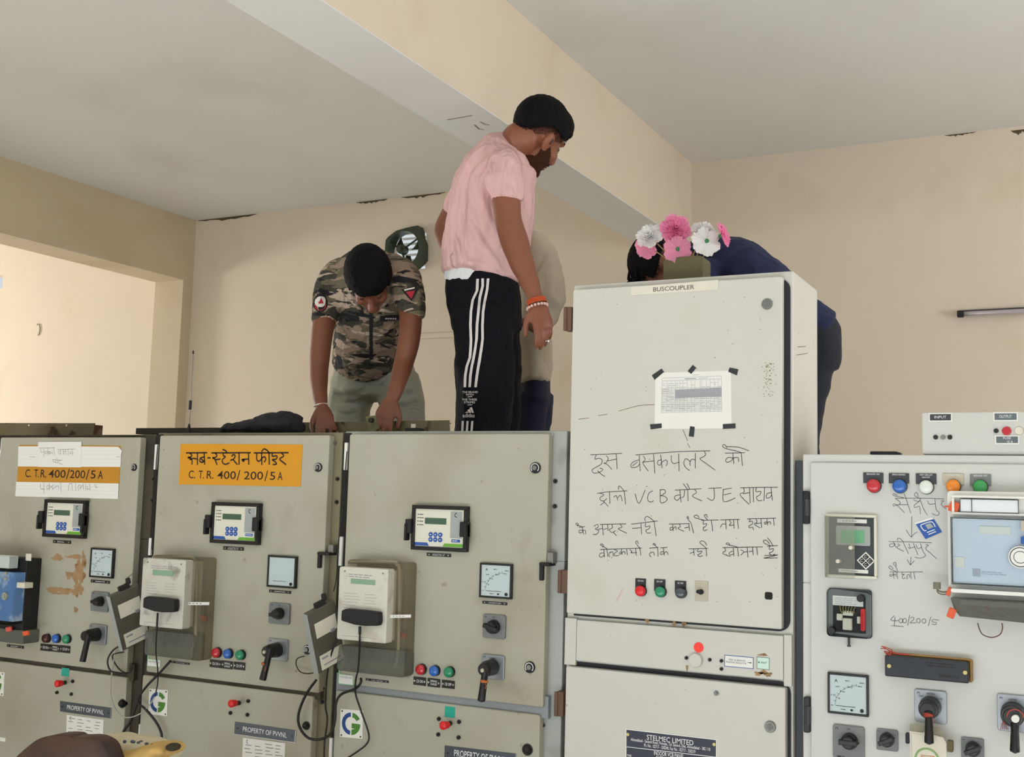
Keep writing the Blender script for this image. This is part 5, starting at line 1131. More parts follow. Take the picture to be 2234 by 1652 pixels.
P = [PY(u, v, y) for u, v, y in ((372, 1442, -.02), (345, 1472, -.03), (318, 1500, -.03), (300, 1530, -.03), (318, 1548, -.03), (340, 1575, -.02), (352, 1600, -.02), (351, 1622, -.02), (345, 1660, -.02))]
solo('power_cable', MB().tube(P, .0044), K['cable'], 'thick black cable looping past the square logo plate at left', 'cable', smooth=True)
P = [PY(u, v, y) for u, v, y in ((303, 1530, -.02), (295, 1545, -.02), (284, 1575, -.02), (268, 1602, -.02), (262, 1660, -.02))]
solo('power_cable', MB().tube(P, .005), K['cable'], 'black cable dropping down the gap at far left', 'cable', smooth=True)

# ---- things lying on the cabinet tops
TOP = 1.80
x0, x1, z0, z1 = rect(-60, 923, 206, 950, .22)
P = [PY(-6, 923, .22), PY(206.5, 923.5, .22), PY(201, 952, .22)]
t = thing('metal_cover', 'long rust-spotted steel cover plate on the cabinet at far left', 'metal plate', (P[1].x-.2, .22, TOP))
obj('plate', MB().prism([(P[0].x, TOP), (P[0].x, P[0].z), (P[1].x, P[1].z), (P[2].x, TOP)], .22, .224), K['plate'], t)
obj('flange', MB().box(P[2].x-.008, P[2].x+.001, .224, .27, TOP, P[1].z-.006), K['rust'], t)
for u in (63, 145): q = PY(u, 928, .219); obj('hole', MB().cyl((q.x, .2185, q.z), (q.x, .2195, q.z), .0045, n=12), K['card'], t)
P = [PY(640, 922, .315), PY(980, 917, .315)]
t = thing('metal_cover', 'dirty olive steel cover plate behind the hands of the camouflage-shirt man', 'metal plate', ((P[0].x+P[1].x)/2, .315, TOP))
obj('plate', MB().prism([(P[0].x, TOP), (P[0].x, P[0].z), (P[1].x, P[1].z), (P[1].x+.004, TOP)], .315, .319), K['plate'], t)
obj('flange', MB().box(P[0].x, P[1].x, .319, .328, P[1].z-.012, P[1].z-.008), K['plate'], t)
a, b = PY(303, 936, .13), PY(560, 944, .13)
solo('steel_bar', MB().box(a.x, b.x+.05, .115, .155, TOP, TOP+.018).box(a.x, b.x+.05, .115, .121, TOP+.018, a.z+.002), mat('dark_angle_steel', (58, 54, 50), .6, .4), 'dark steel angle bar lying along the cabinet tops', 'metal bar', bev=.001)
# antenna
p0 = PY(412, 938, .09); p0.z = TOP
t = thing('antenna', 'thin whip antenna on a magnetic base standing on the cabinet top', 'antenna', p0)
k_ = 1/PPM(412, 850, .09)
obj('base', MB().cyl(p0, p0+V((0, 0, .006)), .019, .017, 20).cyl(p0+V((0, 0, .006)), p0+V((0, 0, .035)), .008, .003, 14), K['mblack'], t)
obj('whip', MB().cyl(p0+V((0, 0, .03)), p0+V((.0, 0, 178*k_)), .0017, n=8), K['zinc'], t)
obj('coil', MB().cyl(p0+V((0, 0, 52*k_)), p0+V((0, 0, 72*k_)), .0052, n=12).cyl(p0+V((0, 0, 174*k_)), p0+V((0, 0, 181*k_)), .003, n=10), K['mblack'], t)
obj('cable', MB().tube([p0+V((-.01, -.01, .004)), p0+V((-.04, -.03, .004)), p0+V((-.06, -.05, .001))], .002), K['cable'], t)
# crumpled dark jacket
P = [PY(u, v, .16) for u, v in ((503, 938), (520, 932), (560, 932), (600, 926), (625, 927), (643, 938))]
mb = MB()
for i, (r_, zz) in enumerate(((.016, .014), (.022, .02), (.034, .026), (.048, .036), (.046, .034), (.03, .02))): P[i].z = TOP+zz
mb.loft(P, [(.06, .016), (.07, .02), (.08, .027), (.09, .04), (.085, .038), (.06, .024)], V((0, 1, 0)), 20, 3)
mb.loft([P[2]+V((0, .03, .012)), P[3]+V((.01, .04, .03)), P[4]+V((.02, .04, .02))], [(.04, .012), (.05, .02), (.04, .012)], V((0, 1, 0)), 12, 3)
mb.loft([P[0]+V((-.01, -.01, -.002)), P[0]+V((.03, -.012, .004))], [.013, .013], None, 12, 1)
o = solo('folded_jacket', mb, mat('charcoal_cloth', (34, 34, 40), .9, mott=(40, .3)), 'crumpled charcoal cloth jacket lying on the yellow-sign cabinet', 'jacket', rem=.006, sm=3)
dz(o, .022, .035)
q = PY(905, 938, .14); q.z = TOP
t = thing('clamp', 'small black clamp block on the sign-less cabinet top', 'clamp', q)
obj('block', MB().box(q.x-.026, q.x+.026, .12, .16, TOP, TOP+.018).box(q.x-.035, q.x-.01, .125, .155, TOP, TOP+.008), K['mblack'], t, bev=.002)
obj('nut', MB().cyl(q+V((-.006, 0, .018)), q+V((-.006, 0, .032)), .008, n=6), K['card'], t)
q = PY(812, 938, .14); q.z = TOP
t = thing('bracket', 'greenish bent metal bracket by the right hand of the camouflage-shirt man', 'bracket', q)
obj('plate', MB().prism([(q.x-.03, TOP+.058), (q.x+.012, TOP+.062), (q.x+.016, TOP+.035), (q.x+.03, TOP+.02), (q.x-.005, TOP), (q.x-.012, TOP)], .14, .144).box(q.x-.012, q.x+.03, .12, .16, TOP, TOP+.004), mat('dirty_green_zinc', (112, 112, 74), .6, .2, mott=(50, .4)), t, bev=.001)
obj('bolt', MB().cyl((q.x-.002, .139, TOP+.045), (q.x-.002, .128, TOP+.045), .009, n=6), K['bolt'], t)

# ---- flower pot on the tall cabinet
YF = .13
a, b = PY(1447, 563, YF), PY(1534, 606, YF)
t = thing('flower_pot', 'square khaki pot with rounded rim on top of the tall cabinet', 'flower pot', ((a.x+b.x)/2, YF+.04, 2.234))
cx, hw = (a.x+b.x)/2, (b.x-a.x)/2; zt_ = a.z
o = obj('pot', MB().rbox(cx-hw, cx+hw, 2.2345, zt_, YF, YF+.075, .014, 5), K['olive'], t, bev=.004)
obj('soil', MB().ball((cx, YF+.037, zt_-.004), (hw*.75, .028, .008), None, 10), mat('dark_soil', (50, 40, 30), .95), t)
pink1 = petal('bright_pink_petals', (250, 160, 200)); pink2 = petal('rose_pink_petals', (246, 168, 198)); wht = petal('white_petals', (250, 250, 248))
gst = mat('green_calyx', (40, 120, 70), .6); stem = mat('tan_stem', (150, 122, 84), .6)
def flower(u, v, rpx, nrm, m_, label, Y, layers=6, calyx=False, seed=0):
    c = PY(u, v, Y); R_ = rpx/PPM(u, v, Y); n = (RT*nrm[0]+UP*nrm[1]-FW*nrm[2]).normalized(); a = n.orthogonal().normalized(); b = n.cross(a)
    rnd = random.Random(seed); t = thing('artificial_flower', label, 'artificial flower', (cx, YF+.037, zt_-.02), 'artificial flowers in the khaki pot')
    mb = MB()
    for l in range(layers):
        f = 1-l*.145; npt = 12; nseg = 72; ph = rnd.uniform(0, 6); lift = .05*l+.03; vs = []; fs = []; nr = 6
        for i in range(nr+1):
            q = i/nr
            for k in range(nseg):
                t_ = 2*math.pi*k/nseg; pet = abs(math.sin((t_+ph)*npt/2/2)); r = R_*f*q*(.78+.22*pet**.5+.03*math.sin(17*t_+ph*3)*(q > .9))
                hgt = R_*(lift+(.14+.07*l)*q*q*.9+.05*q*math.sin(t_*6+ph)+.05*q*math.sin(t_*23+ph*2))
                vs.append(c+a*(r*math.cos(t_))+b*(r*math.sin(t_))+n*(hgt-R_*.25))
        for i in range(nr):
            for k in range(nseg): fs.append((i*nseg+k, i*nseg+(k+1) % nseg, (i+1)*nseg+(k+1) % nseg, (i+1)*nseg+k))
        mb.add(vs, fs)
    obj('bloom', mb, m_, t, smooth=True)
    cb = c-n*R_*.3
    if calyx: obj('calyx', MB().ball(cb, (R_*.14, R_*.14, R_*.14), None, 8), gst, t, smooth=True)
    root = V((cx+(c.x-cx)*.25, YF+.037+rnd.uniform(-.02, .02), zt_-.025)); mid = root.lerp(cb, .55)+V((0, 0, .006))
    obj('stem', MB().tube([root, mid, cb], .0018), stem, t, smooth=True)
flower(1408, 541, 27, (-.5, -.35, .75), pink2, 'pink flower drooping under the leftmost white bloom', .15, 3, False, 1)
flower(1416, 513, 32, (-.35, .45, .8), wht, 'white carnation bloom leftmost in the khaki pot', .14, 6, False, 2)
flower(1474, 499, 36, (0, .25, 1), pink1, 'big bright pink carnation in the middle of the pot', .15, 7, False, 3)
flower(1478, 546, 32, (.1, -.15, -.9), pink2, 'pink bloom seen from behind, just above the pot rim', .14, 3, True, 4)
flower(1537, 501, 31, (.2, .75, .6), wht, 'white carnation facing up at the right', .18, 6, False, 5)
flower(1539, 529, 34, (-.15, -.2, -.9), wht, 'white bloom seen from behind with green calyx', .15, 3, True, 6)
flower(1580, 511, 30, (.82, .35, .25), pink1, 'pink bloom seen side-on at the far right of the pot', .17, 4, True, 7)

# ---- chair and cloth bag at lower left, near the camera
t = thing('chair', 'brown leatherette chair whose backrest top shows at the lower left edge', 'chair', (-2.15, -.85, 0))
YC = -1.0
prof = [(18, 1668), (45, 1641), (80, 1614), (118, 1604), (148, 1604), (160, 1609), (190, 1609), (212, 1616), (227, 1630), (238, 1662)]
def cat(L_, k=6):
    o_ = []
    for i in range(len(L_)-1):
        p0, p1, p2, p3 = [V(L_[min(max(j, 0), len(L_)-1)]) for j in (i-1, i, i+1, i+2)]
        for j in range(k): q = j/k; o_.append(tuple(.5*((2*p1)+(p2-p0)*q+(2*p0-5*p1+4*p2-p3)*q*q+(3*p1-p0-3*p2+p3)*q**3)))
    return o_+[L_[-1]]
P = [PY(u, v, YC) for u, v in cat(prof)]
lo = min(p.z for p in P)-.38
top = [(p.x, p.z) for p in P]; n_ = len(top)
o = obj('backrest', MB().prism(top+[(top[-1][0]-.01, lo), (top[0][0]+.01, lo)], YC, YC+.05), mat('brown_leatherette', (66, 40, 30), .5, spots=[((24, 18, 16), 9, .5, .68, .85)], bump=(90, .1)), t, bev=.02, smooth=True)
xm, xw = (top[0][0]+top[-1][0])/2, (top[-1][0]-top[0][0])/2
sz = .46
obj('seat', MB().rbox(xm-xw, xm+xw, sz-.04, sz+.05, YC-.45, YC+.05, .03), K['brown'], t, bev=.015)
for sx in (-1, 1):
    obj('back_post', MB().box(xm+sx*xw*.6-.015, xm+sx*xw*.6+.015, YC+.05, YC+.075, sz, lo+.1), K['bolt'], t)
    for yy in (YC-.4, YC+.03): obj('leg', MB().cyl((xm+sx*(xw-.05), yy, 0), (xm+sx*(xw-.05), yy, sz-.03), .014, n=12), K['bolt'], t)
    obj('armrest', MB().rbox(xm+sx*(xw+.02)-.02, xm+sx*(xw+.02)+.02, .62, .65, YC-.38, YC+.04, .012).box(xm+sx*(xw+.02)-.012, xm+sx*(xw+.02)+.012, YC-.25, YC-.2, sz, .63), K['bolt'], t)
P = [PY(u, v, -.85) for u, v in ((236, 1614), (275, 1622), (320, 1634), (372, 1640))]
mb = MB().loft(P, [(.05, .016), (.06, .022), (.062, .026), (.05, .022)], V((0, 1, 0)), 16, 4)
Q2 = [PY(u, v, -.9) for u, v in ((272, 1656), (320, 1650), (352, 1636), (380, 1634))]
mb2 = MB().loft(Q2, [(.05, .018), (.055, .024), (.05, .02), (.045, .014)], V((0, 1, 0)), 16, 4)
ct = thing('cloth_bundle', 'cream printed cloth bundle propped beside the brown chair', 'cloth', (P[2].x, -.85, .55))
mb.box(P[1].x-.02, P[3].x-.03, -.88, -.82, .58, P[2].z)
o = obj('bundle', mb, mat('cream_cloth', (200, 188, 156), .85, mott=(30, .12)), ct, rem=.006, sm=2); dz(o, .012, .03)
o = obj('yellowed_fold', mb2, mat('yellowed_cloth', (196, 160, 92), .85, mott=(30, .3)), ct, 'yellowed torn fold', rem=.005, sm=2); dz(o, .014, .03)
m2 = MB()
for u, v, a_, b_ in ((270, 1619, 5, 4), (288, 1619, 8, 4), (300, 1621, 5, 3), (318, 1624, 6, 4), (306, 1618, 5, 2), (330, 1625, 4, 2)):
    q = PY(u, v, -.915); m2.ball((q.x, -.912, q.z), (a_*.001, .004, b_*.001), None, 6)
obj('print_marks', m2, mat('slate_print', (70, 82, 92), .8), ct)
q = PY(378, 1630, -.93); obj('torn_edge', MB().ball((q.x, -.93, q.z), (.016, .02, .009), None, 10), mat('scorched_edge', (52, 44, 28), .9), ct)
solo('side_table', MB().box(P[0].x-.05, P[3].x+.1, -.93, -.55, .55, .58).box(P[0].x-.03, P[0].x, -.92, -.89, 0, .55).box(P[3].x+.05, P[3].x+.08, -.92, -.89, 0, .55).box(P[0].x-.03, P[0].x, -.65, -.62, 0, .55).box(P[3].x+.05, P[3].x+.08, -.65, -.62, 0, .55), K['brown'], 'low table beside the chair that carries the cloth bundle', 'table')
# ---------------------------------------------------------------- people
skinA = mat('brown_skin', (122, 72, 50), .5, mott=(18, .12)); skinB = mat('warm_brown_skin', (134, 80, 56), .5, mott=(18, .12)); skinD = mat('dark_brown_skin', (110, 66, 46), .5)
hairm = mat('black_hair', (7, 6, 8), .75, bump=(200, .5), spec=.15); beardm = mat('dark_stubble', (62, 37, 27), .9, bump=(220, .5), spec=.1)
eyew = mat('lowered_eyelid', (88, 52, 38), .5); eyed = mat('dark_iris', (30, 20, 14), .2); lipm = mat('lips', (118, 62, 52), .5)
nailm = mat('nail', (188, 138, 112), .35)
def camo():
    M_ = bpy.data.materials.new('camouflage_cloth'); M_.use_nodes = True; N = M_.node_tree; L = N.links.new
    b = N.nodes['Principled BSDF']; b.inputs['Roughness'].default_value = .9
    g = N.nodes.new('ShaderNodeNewGeometry'); mp = N.nodes.new('ShaderNodeMapping'); mp.inputs['Scale'].default_value = (.5, .5, 1.7); mp.inputs['Rotation'].default_value = (.1, .25, .3)
    L(g.outputs['Position'], mp.inputs[0]); cur = lin((150, 130, 112))
    for c, sc, lo, off in (((106, 98, 78), 13, .5, 0), ((62, 60, 50), 15, .53, 4), ((186, 166, 148), 18, .6, 9), ((24, 22, 24), 19, .58, 15)):
        a = N.nodes.new('ShaderNodeVectorMath'); a.inputs[1].default_value = (off, off*1.7, off*.6); L(mp.outputs[0], a.inputs[0])
        t = N.nodes.new('ShaderNodeTexNoise'); t.inputs['Scale'].default_value = sc; t.inputs['Detail'].default_value = 2.5; t.inputs['Distortion'].default_value = .6; L(a.outputs[0], t.inputs['Vector'])
        r = N.nodes.new('ShaderNodeMapRange'); r.inputs[1].default_value = lo; r.inputs[2].default_value = lo+.015; L(t.outputs['Fac'], r.inputs[0])
        x = N.nodes.new('ShaderNodeMix'); x.data_type = 'RGBA'; L(r.outputs[0], x.inputs[0])
        if isinstance(cur, tuple): x.inputs[6].default_value = cur
        else: L(cur, x.inputs[6])
        x.inputs[7].default_value = lin(c); cur = x.outputs[2]
    L(cur, b.inputs['Base Color']); return folds(M_, 11, .7, .035, (.3, .5, .2), (1.8, 1.8, 1))
def r_m(u, v, Y, rpx): return rpx/PPM(u, v, Y)
def limb(mb, L_, n=16, sub=4, asp=1.0):
    return mb.loft([PY(u, v, Y) for u, v, Y, r in L_], [(r_m(u, v, Y, r), r_m(u, v, Y, r)*asp) for u, v, Y, r in L_], None, n, sub)
def torso(mb, L_, side=None, n=28, sub=4):
    """rows of (u, v, Y, half width px, half depth m, tilt) seen from the camera"""
    sd = [(RT-UP*(q[5] if len(q) > 5 else 0)) for q in L_] if side is None else side
    return mb.loft([PY(q[0], q[1], q[2]) for q in L_], [(r_m(q[0], q[1], q[2], q[3]), q[4]) for q in L_], sd, n, sub)
def head_matrix(c, fwd, up):
    f = fwd.normalized(); u = (up-f*up.dot(f)).normalized(); l = u.cross(f)
    m = Matrix((f, l, u)).transposed().to_4x4(); m.translation = c; return m
def head_shape(mb, M):
    B = lambda c, a: mb.ball(c, a, M, 14)
    B((-.010, 0, .038), (.099, .077, .087)); B((.034, 0, -.022), (.062, .063, .088)); B((.036, 0, -.074), (.05, .05, .038)); B((.074, 0, -.096), (.02, .026, .018))
    B((.078, 0, .034), (.02, .052, .013)); B((.068, .036, -.02), (.026, .024, .024)); B((.068, -.036, -.02), (.026, .024, .024))
    mb.loft([M @ V((.090, 0, .022)), M @ V((.102, 0, -.002)), M @ V((.116, 0, -.026)), M @ V((.096, 0, -.036))], [.0085, .0105, .0145, .012], None, 12, 3)
    B((.106, .012, -.031), (.010, .0075, .0075)); B((.106, -.012, -.031), (.010, .0075, .0075))
    B((.092, 0, -.056), (.012, .023, .0062)); B((.089, 0, -.067), (.012, .020, .0068))
    for s in (1, -1):
        B((-.004, s*.078, -.002), (.021, .009, .032)); B((-.010, s*.084, .004), (.016, .006, .026)); B((.0, s*.077, -.028), (.012, .007, .011))
def face_parts(par, M, eyes=True):
    if eyes:
        for s in (1, -1):
            obj('eye', MB().ball((.0755, s*.031, .010), (.0115, .0125, .0095), M, 10), eyew, par, 'lowered eyelid', smooth=True)
            obj('eyelash', MB().loft([M @ V((.0845, s*.020, .003)), M @ V((.0872, s*.031, .0015)), M @ V((.082, s*.043, .003))], [.0012, .0018, .0012], None, 6, 3), eyed, par, smooth=True)
            obj('eyebrow', MB().loft([M @ V((.0905, s*.012, .036)), M @ V((.090, s*.03, .042)), M @ V((.076, s*.050, .037))], [(.003, .004), (.004, .005), (.002, .003)], None, 8, 3), hairm, par, smooth=True)
    obj('lips', MB().ball((.0995, 0, -.057), (.0065, .0195, .0048), M, 8).ball((.0965, 0, -.0665), (.0068, .0175, .0055), M, 8), lipm, par, smooth=True)
def hair(par, M, keep, s=1.0, thick=.012, extra=None, name='hair'):
    mb = MB().ball((-.010, 0, .040), (.106*s, .084*s, .095*s), M, 90, keep=keep)
    if extra: extra(mb)
    o = obj(name, mb, hairm, par, 'short black hair', smooth=True)
    sd = o.modifiers.new('thick', 'SOLIDIFY'); sd.thickness = thick; sd.offset = -.2
    dz(o, .005, .012, 2)
    rnd = random.Random(11); m2 = MB(); A_ = V((.1055*s, .0835*s, .0945*s)); c0 = V((-.010, 0, .040)); cnt = 0
    while cnt < 4200:
        g_ = V((rnd.gauss(0, 1), rnd.gauss(0, 1), rnd.gauss(0, 1))).normalized(); p = V((g_.x*A_.x, g_.y*A_.y, g_.z*A_.z))+c0
        if not keep(p+V((0, 0, abs(rnd.gauss(0, .011))))): continue
        if keep(p-V((0, 0, .02))) and rnd.random() < .6: continue
        n_ = V((g_.x/A_.x, g_.y/A_.y, g_.z/A_.z)).normalized(); q = V((rnd.uniform(-.5, .9), rnd.uniform(-.6, .6), rnd.uniform(-1, .2))); q = (q-n_*q.dot(n_)).normalized()
        w_ = n_.cross(q)*.0009; l = rnd.uniform(.004, .009); p = p-n_*.002
        m2.add([M @ (p+w_), M @ (p-w_), M @ (p+q*l+n_*l*.45)], [(0, 1, 2)]); cnt += 1
    obj('short_hair', m2, hairm, par, flat_n=True); return o
def hand(mb, wrist, dirn, back, size, curl, spread=.10, thumb=1, seed=0):
    """palm and five fingers: dirn wrist to knuckles, back = outward normal of the back of the hand"""
    d = dirn.normalized(); b = (back-d*back.dot(d)).normalized(); s = d.cross(b)*thumb      # s: towards the thumb side
    k = size/.19
    mb.loft([wrist, wrist+d*.03*k, wrist+d*.07*k, wrist+d*.097*k], [(.026*k, .019*k), (.036*k, .0185*k), (.041*k, .0165*k), (.038*k, .012*k)], s, 16, 3)
    tips = []
    for i, (off, ln, rr) in enumerate(((.030, .074, .0088), (.0105, .083, .0092), (-.0095, .077, .0088), (-.028, .060, .0078))):
        a = spread*(1.2-i*.8); p = wrist+d*(.092-.004*abs(i-1))*k+s*off*k
        dd = (d+s*a).normalized(); P = [p-dd*.012*k, p]; ang = 0
        for j, (fr, cu) in enumerate(((.45, .75), (.31, 1.1), (.24, .7))):
            ang += curl[min(i, len(curl)-1)]*cu; P.append(P[-1]+(dd*math.cos(ang)-b*math.sin(ang))*ln*fr*k)
        mb.loft(P, [rr*k*1.08, rr*k*1.05, rr*k, rr*k*.92, rr*k*.78], None, 10, 3); tips.append((P[-1], (P[-1]-P[-2]).normalized(), rr*k))
    p0 = wrist+d*.025*k+s*.024*k; t1 = p0+(d*.75+s*.62-b*.25).normalized()*.042*k; t2 = t1+(d*.92+s*.22-b*.35).normalized()*.033*k; t3 = t2+(d*.95-b*.42).normalized()*.025*k
    mb.loft([p0-d*.012*k, p0, t1, t2, t3], [.013*k, .0145*k, .0115*k, .0102*k, .008*k], None, 10, 3)
    return tips
def person(name_label, loc, group=None): return thing('person', name_label, 'person', loc, group)
def body(par, mb, skin, vox=.0055): return obj('body', mb, skin, par, rem=vox, sm=3)
def cloth(name, par, mb, m_, label=None, vox=.008, fold=.012, fs=.09, sm=4):
    o = obj(name, mb, m_, par, label, rem=vox, sm=sm)
    if fold: dz(o, fold, fs, 2)
    return o
def ridged(name, par, build, m_, label, ridges, rr, vox, fold, fs, sm):
    mb = MB(); build(mb); o = cloth(name, par, mb, m_, label, vox, 0, fs, sm); t = surf(o)
    me = o.data; bpy.data.objects.remove(o); bpy.data.meshes.remove(me)
    for R_ in ridges:
        P = [on(t, R_[i], R_[i+1], rr*.15) for i in range(0, len(R_), 2)]; P = [p for p in P if p]
        if len(P) > 2: mb.loft(P, [rr*.45]+[rr]*(len(P)-2)+[rr*.45], None, 10, 4)
    return cloth(name, par, mb, m_, label, vox, fold, fs, sm)
def surf(o):
    bpy.context.view_layer.update(); dg = bpy.context.evaluated_depsgraph_get(); ev = o.evaluated_get(dg); me = ev.to_mesh()
    mw = ev.matrix_world; t = BVHTree.FromPolygons([mw @ p.co for p in me.vertices], [tuple(p.vertices) for p in me.polygons]); ev.to_mesh_clear(); return t
def on(t, u, v, off=.003):
    d = ray(u, v).normalized(); h = t.ray_cast(CAM, d)
    if h[0] is None: return None
    n = h[1] if h[1].dot(d) < 0 else -h[1]
    return h[0]+n*off
def decal(name, t, polys, m_, par, label=None, off=.003):
    mb = MB()
    for P in polys:
        Q = [on(t, u, v, off) for u, v in P]
        if None in Q: continue
        mb.add(Q, [tuple(range(len(Q)))])
    if mb.f: return obj(name, mb, m_, par, label)
def dens(p, k=5): return [(p[i][0]+(p[i+1][0]-p[i][0])*j/k, p[i][1]+(p[i+1][1]-p[i][1])*j/k) for i in range(len(p)-1) for j in range(k)]+[p[-1]]
def band(pl, pr):
    pl, pr = dens(pl), dens(pr); return [[pl[i], pr[i], pr[i+1], pl[i+1]] for i in range(len(pl)-1)]
def text_polys(s, u0, u1, v0, v1, skew=0):
    vs, fs = text_geo(s); w = max(p[0] for p in vs); h = max(p[1] for p in vs)
    return [[(u0+vs[i][0]/w*(u1-u0)+skew*(vs[i][1]/h), v1-vs[i][1]/h*(v1-v0)) for i in f] for f in fs]
def disc_polys(u, v, ru, rv, n=14): return [[(u, v), (u+ru*math.cos(2*math.pi*k/n), v+rv*math.sin(2*math.pi*k/n)), (u+ru*math.cos(2*math.pi*(k+1)/n), v+rv*math.sin(2*math.pi*(k+1)/n))] for k in range(n)]
def shoe(par, p, d, m_=None):
    d = V((d.x, d.y, 0)).normalized(); s_ = d.cross(V((0, 0, 1)))
    mb = MB().loft([p-d*.09+V((0, 0, .04)), p-d*.02+V((0, 0, .045)), p+d*.09+V((0, 0, .034)), p+d*.16+V((0, 0, .026))], [(.036, .04), (.041, .042), (.046, .032), (.032, .022)], s_, 16, 4)
    obj('shoe', mb, m_ or K['mblack'], par, smooth=True)
CAMD = -FW                                       # towards the camera
def ground(u, v, Y): q = PY(u, v, Y); return V((q.x, q.y, PLAT))

# ---- man in the camouflage shirt, leaning on the cabinets
pa = person('man in camouflage shirt bending over the cabinets, both hands on their top', ground(800, 900, .95))
HA = head_matrix(PY(806, 611, .42), CAMD*.42-UP*.89+RT*.12, CAMD*.89+UP*.42) @ Matrix.Scale(.96, 4)
mb = MB(); head_shape(mb, HA)
mb.loft([PY(806, 600, .66), HA @ V((-.03, 0, -.05)), HA @ V((-.005, 0, -.01))], [.066, .060, .055], None, 16, 3)
torso(mb, [(806, 615, .64, 76, .085), (803, 690, .75, 58, .09), (799, 780, .88, 58, .09), (815, 850, .95, 60, .09)])
Larm = [(742, 610, .60, 27), (722, 655, .54, 26), (707, 705, .49, 24.5), (699, 765, .46, 22.5), (696, 820, .42, 20), (698, 862, .345, 16.5), (702, 892, .31, 13.5)]
Rarm = [(872, 605, .60, 28), (890, 650, .53, 26), (896, 695, .48, 25), (892, 745, .44, 24), (880, 795, .42, 22), (866, 842, .34, 18), (855, 872, .31, 15)]
limb(mb, Larm); limb(mb, Rarm)
dl = PY(711, 930, .27)-PY(702, 892, .31); dr = PY(838, 912, .265)-PY(855, 872, .31)
tl = hand(mb, PY(702, 889, .308), dl, CAMD*.9+UP*.3+RT*.1, .165, (.3, .3, .35, .4), .2, 1)
tr = hand(mb, PY(855, 871, .308), dr, CAMD*.85+UP*.4, .17, (.3, .4, .45, .45), .18, -1)
for s_, (uu, hip) in ((1, (765, .95)), (-1, (873, .97))):
    g_ = ground(uu, 950, hip); mb.loft([g_+V((0, 0, .30)), g_+V((0, 0, .06))], [.045, .038], None, 12, 1); mb.loft([g_+V((0, 0, .04)), g_+CAMD*.12+V((0, 0, .03))], [.035, .03], None, 10, 1)
body(pa, mb, skinA)
face_parts(pa, HA)
hair(pa, HA, lambda p: p.z > (.052 if p.x > .055 else (.012 if p.x > -.02 else -.045)) and not (abs(p.y) > .066 and p.z < .03 and p.x > -.035), 1.04)
cm_ = camo()
def build_shirt(mb):
  torso(mb, [(806, 566, .66, 40, .075), (807, 592, .63, 84, .10), (806, 625, .64, 96, .12), (806, 665, .68, 82, .135), (803, 705, .73, 73, .14), (800, 750, .80, 73, .14), (799, 775, .86, 74, .145), (799, 788, .88, 73, .145)])
  limb(mb, [(760, 592, .62, 38), (735, 612, .58, 41), (717, 650, .54, 36), (708, 690, .50, 28), (706, 704, .49, 26.5)])
  limb(mb, [(852, 588, .62, 38), (876, 608, .58, 42), (892, 645, .53, 35), (900, 680, .49, 28), (900, 692, .485, 26.5)])
  mb.loft([PY(795, 800, .79), PY(792, 818, .79), PY(788, 830, .79)], [(.105, .02), (.06, .018), (.012, .012)], RT, 16, 3)
  for s_ in (-1, 1): mb.loft([PY(806+s_*30, 600, .50), PY(806+s_*44, 640, .51), PY(806+s_*16, 682, .545)], [(.02, .012), (.022, .012), (.008, .01)], RT, 10, 3)
shirtA = ridged('camouflage_shirt', pa, build_shirt, cm_, 'short sleeved camouflage shirt', [(735,702,760,712,795,735), (732,722,760,740,800,752), (733,745,765,765,800,772), (870,705,845,720,820,740), (872,735,850,755,815,765), (732,770,770,782,810,788), (860,775,835,785,812,790), (712,612,700,640,695,680), (905,612,912,640,914,676), (735,640,752,665,770,680)], .014, .008, .012, .07, 3)
tA = surf(shirtA)
wr = mat('patch_white', (226, 220, 214), .8); rd = mat('patch_red', (176, 40, 52), .8); bk = mat('patch_black', (22, 22, 26), .8)
decal('sleeve_patch', tA, disc_polys(700, 662, 15, 20), bk, shirtA, 'round black, red and white sleeve patch', .004)
decal('patch_red', tA, [[(688, 665), (712, 665), (709, 675), (700, 680), (691, 675)]], rd, shirtA, None, .006)
decal('patch_white', tA, disc_polys(700, 660, 10, 12), wr, shirtA, None, .0065)
decal('patch_mark', tA, [[(700, 651), (705, 664), (695, 664)]], rd, shirtA, None, .008)
decal('sleeve_badge', tA, [[(877, 633), (910, 625), (912, 634), (898, 659), (884, 642)]], bk, shirtA, 'black and red triangular sleeve badge', .004)
decal('badge_triangle', tA, [[(886, 639), (907, 636), (898, 655)]], rd, shirtA, None, .0065)
decal('badge_lettering', tA, [[(883, 634), (906, 629), (906, 632), (884, 637)]], wr, shirtA, None, .0065)
decal('name_tape', tA, [[(829, 689), (850, 687), (850, 698), (829, 700)], [(850, 687), (872, 686), (872, 697), (850, 698)]], bk, shirtA, 'black name tape', .004)
decal('tape_lettering', tA, [[(839+5*i, 692.5), (842.5+5*i, 692), (842.5+5*i, 695), (839+5*i, 695.5)] for i in range(5)], wr, shirtA, None, .0065)
decal('name_tape', tA, [[(745, 682), (764, 685), (764, 696), (745, 693)], [(764, 685), (782, 689), (782, 700), (764, 696)]], bk, shirtA, 'black name tape', .004)
decal('pocket_flap', tA, [[(836, 701), (858, 700), (858, 716), (847, 720), (836, 716)]], mat('tan_patch', (150, 128, 106), .9), shirtA, None, .004)
decal('button_placket', tA, [[(806+.0*i, 672+18*i), (814, 672+18*i), (813, 690+18*i), (805, 690+18*i)] for i in range(7)], bk, shirtA, 'dark zip line down the front', .002)
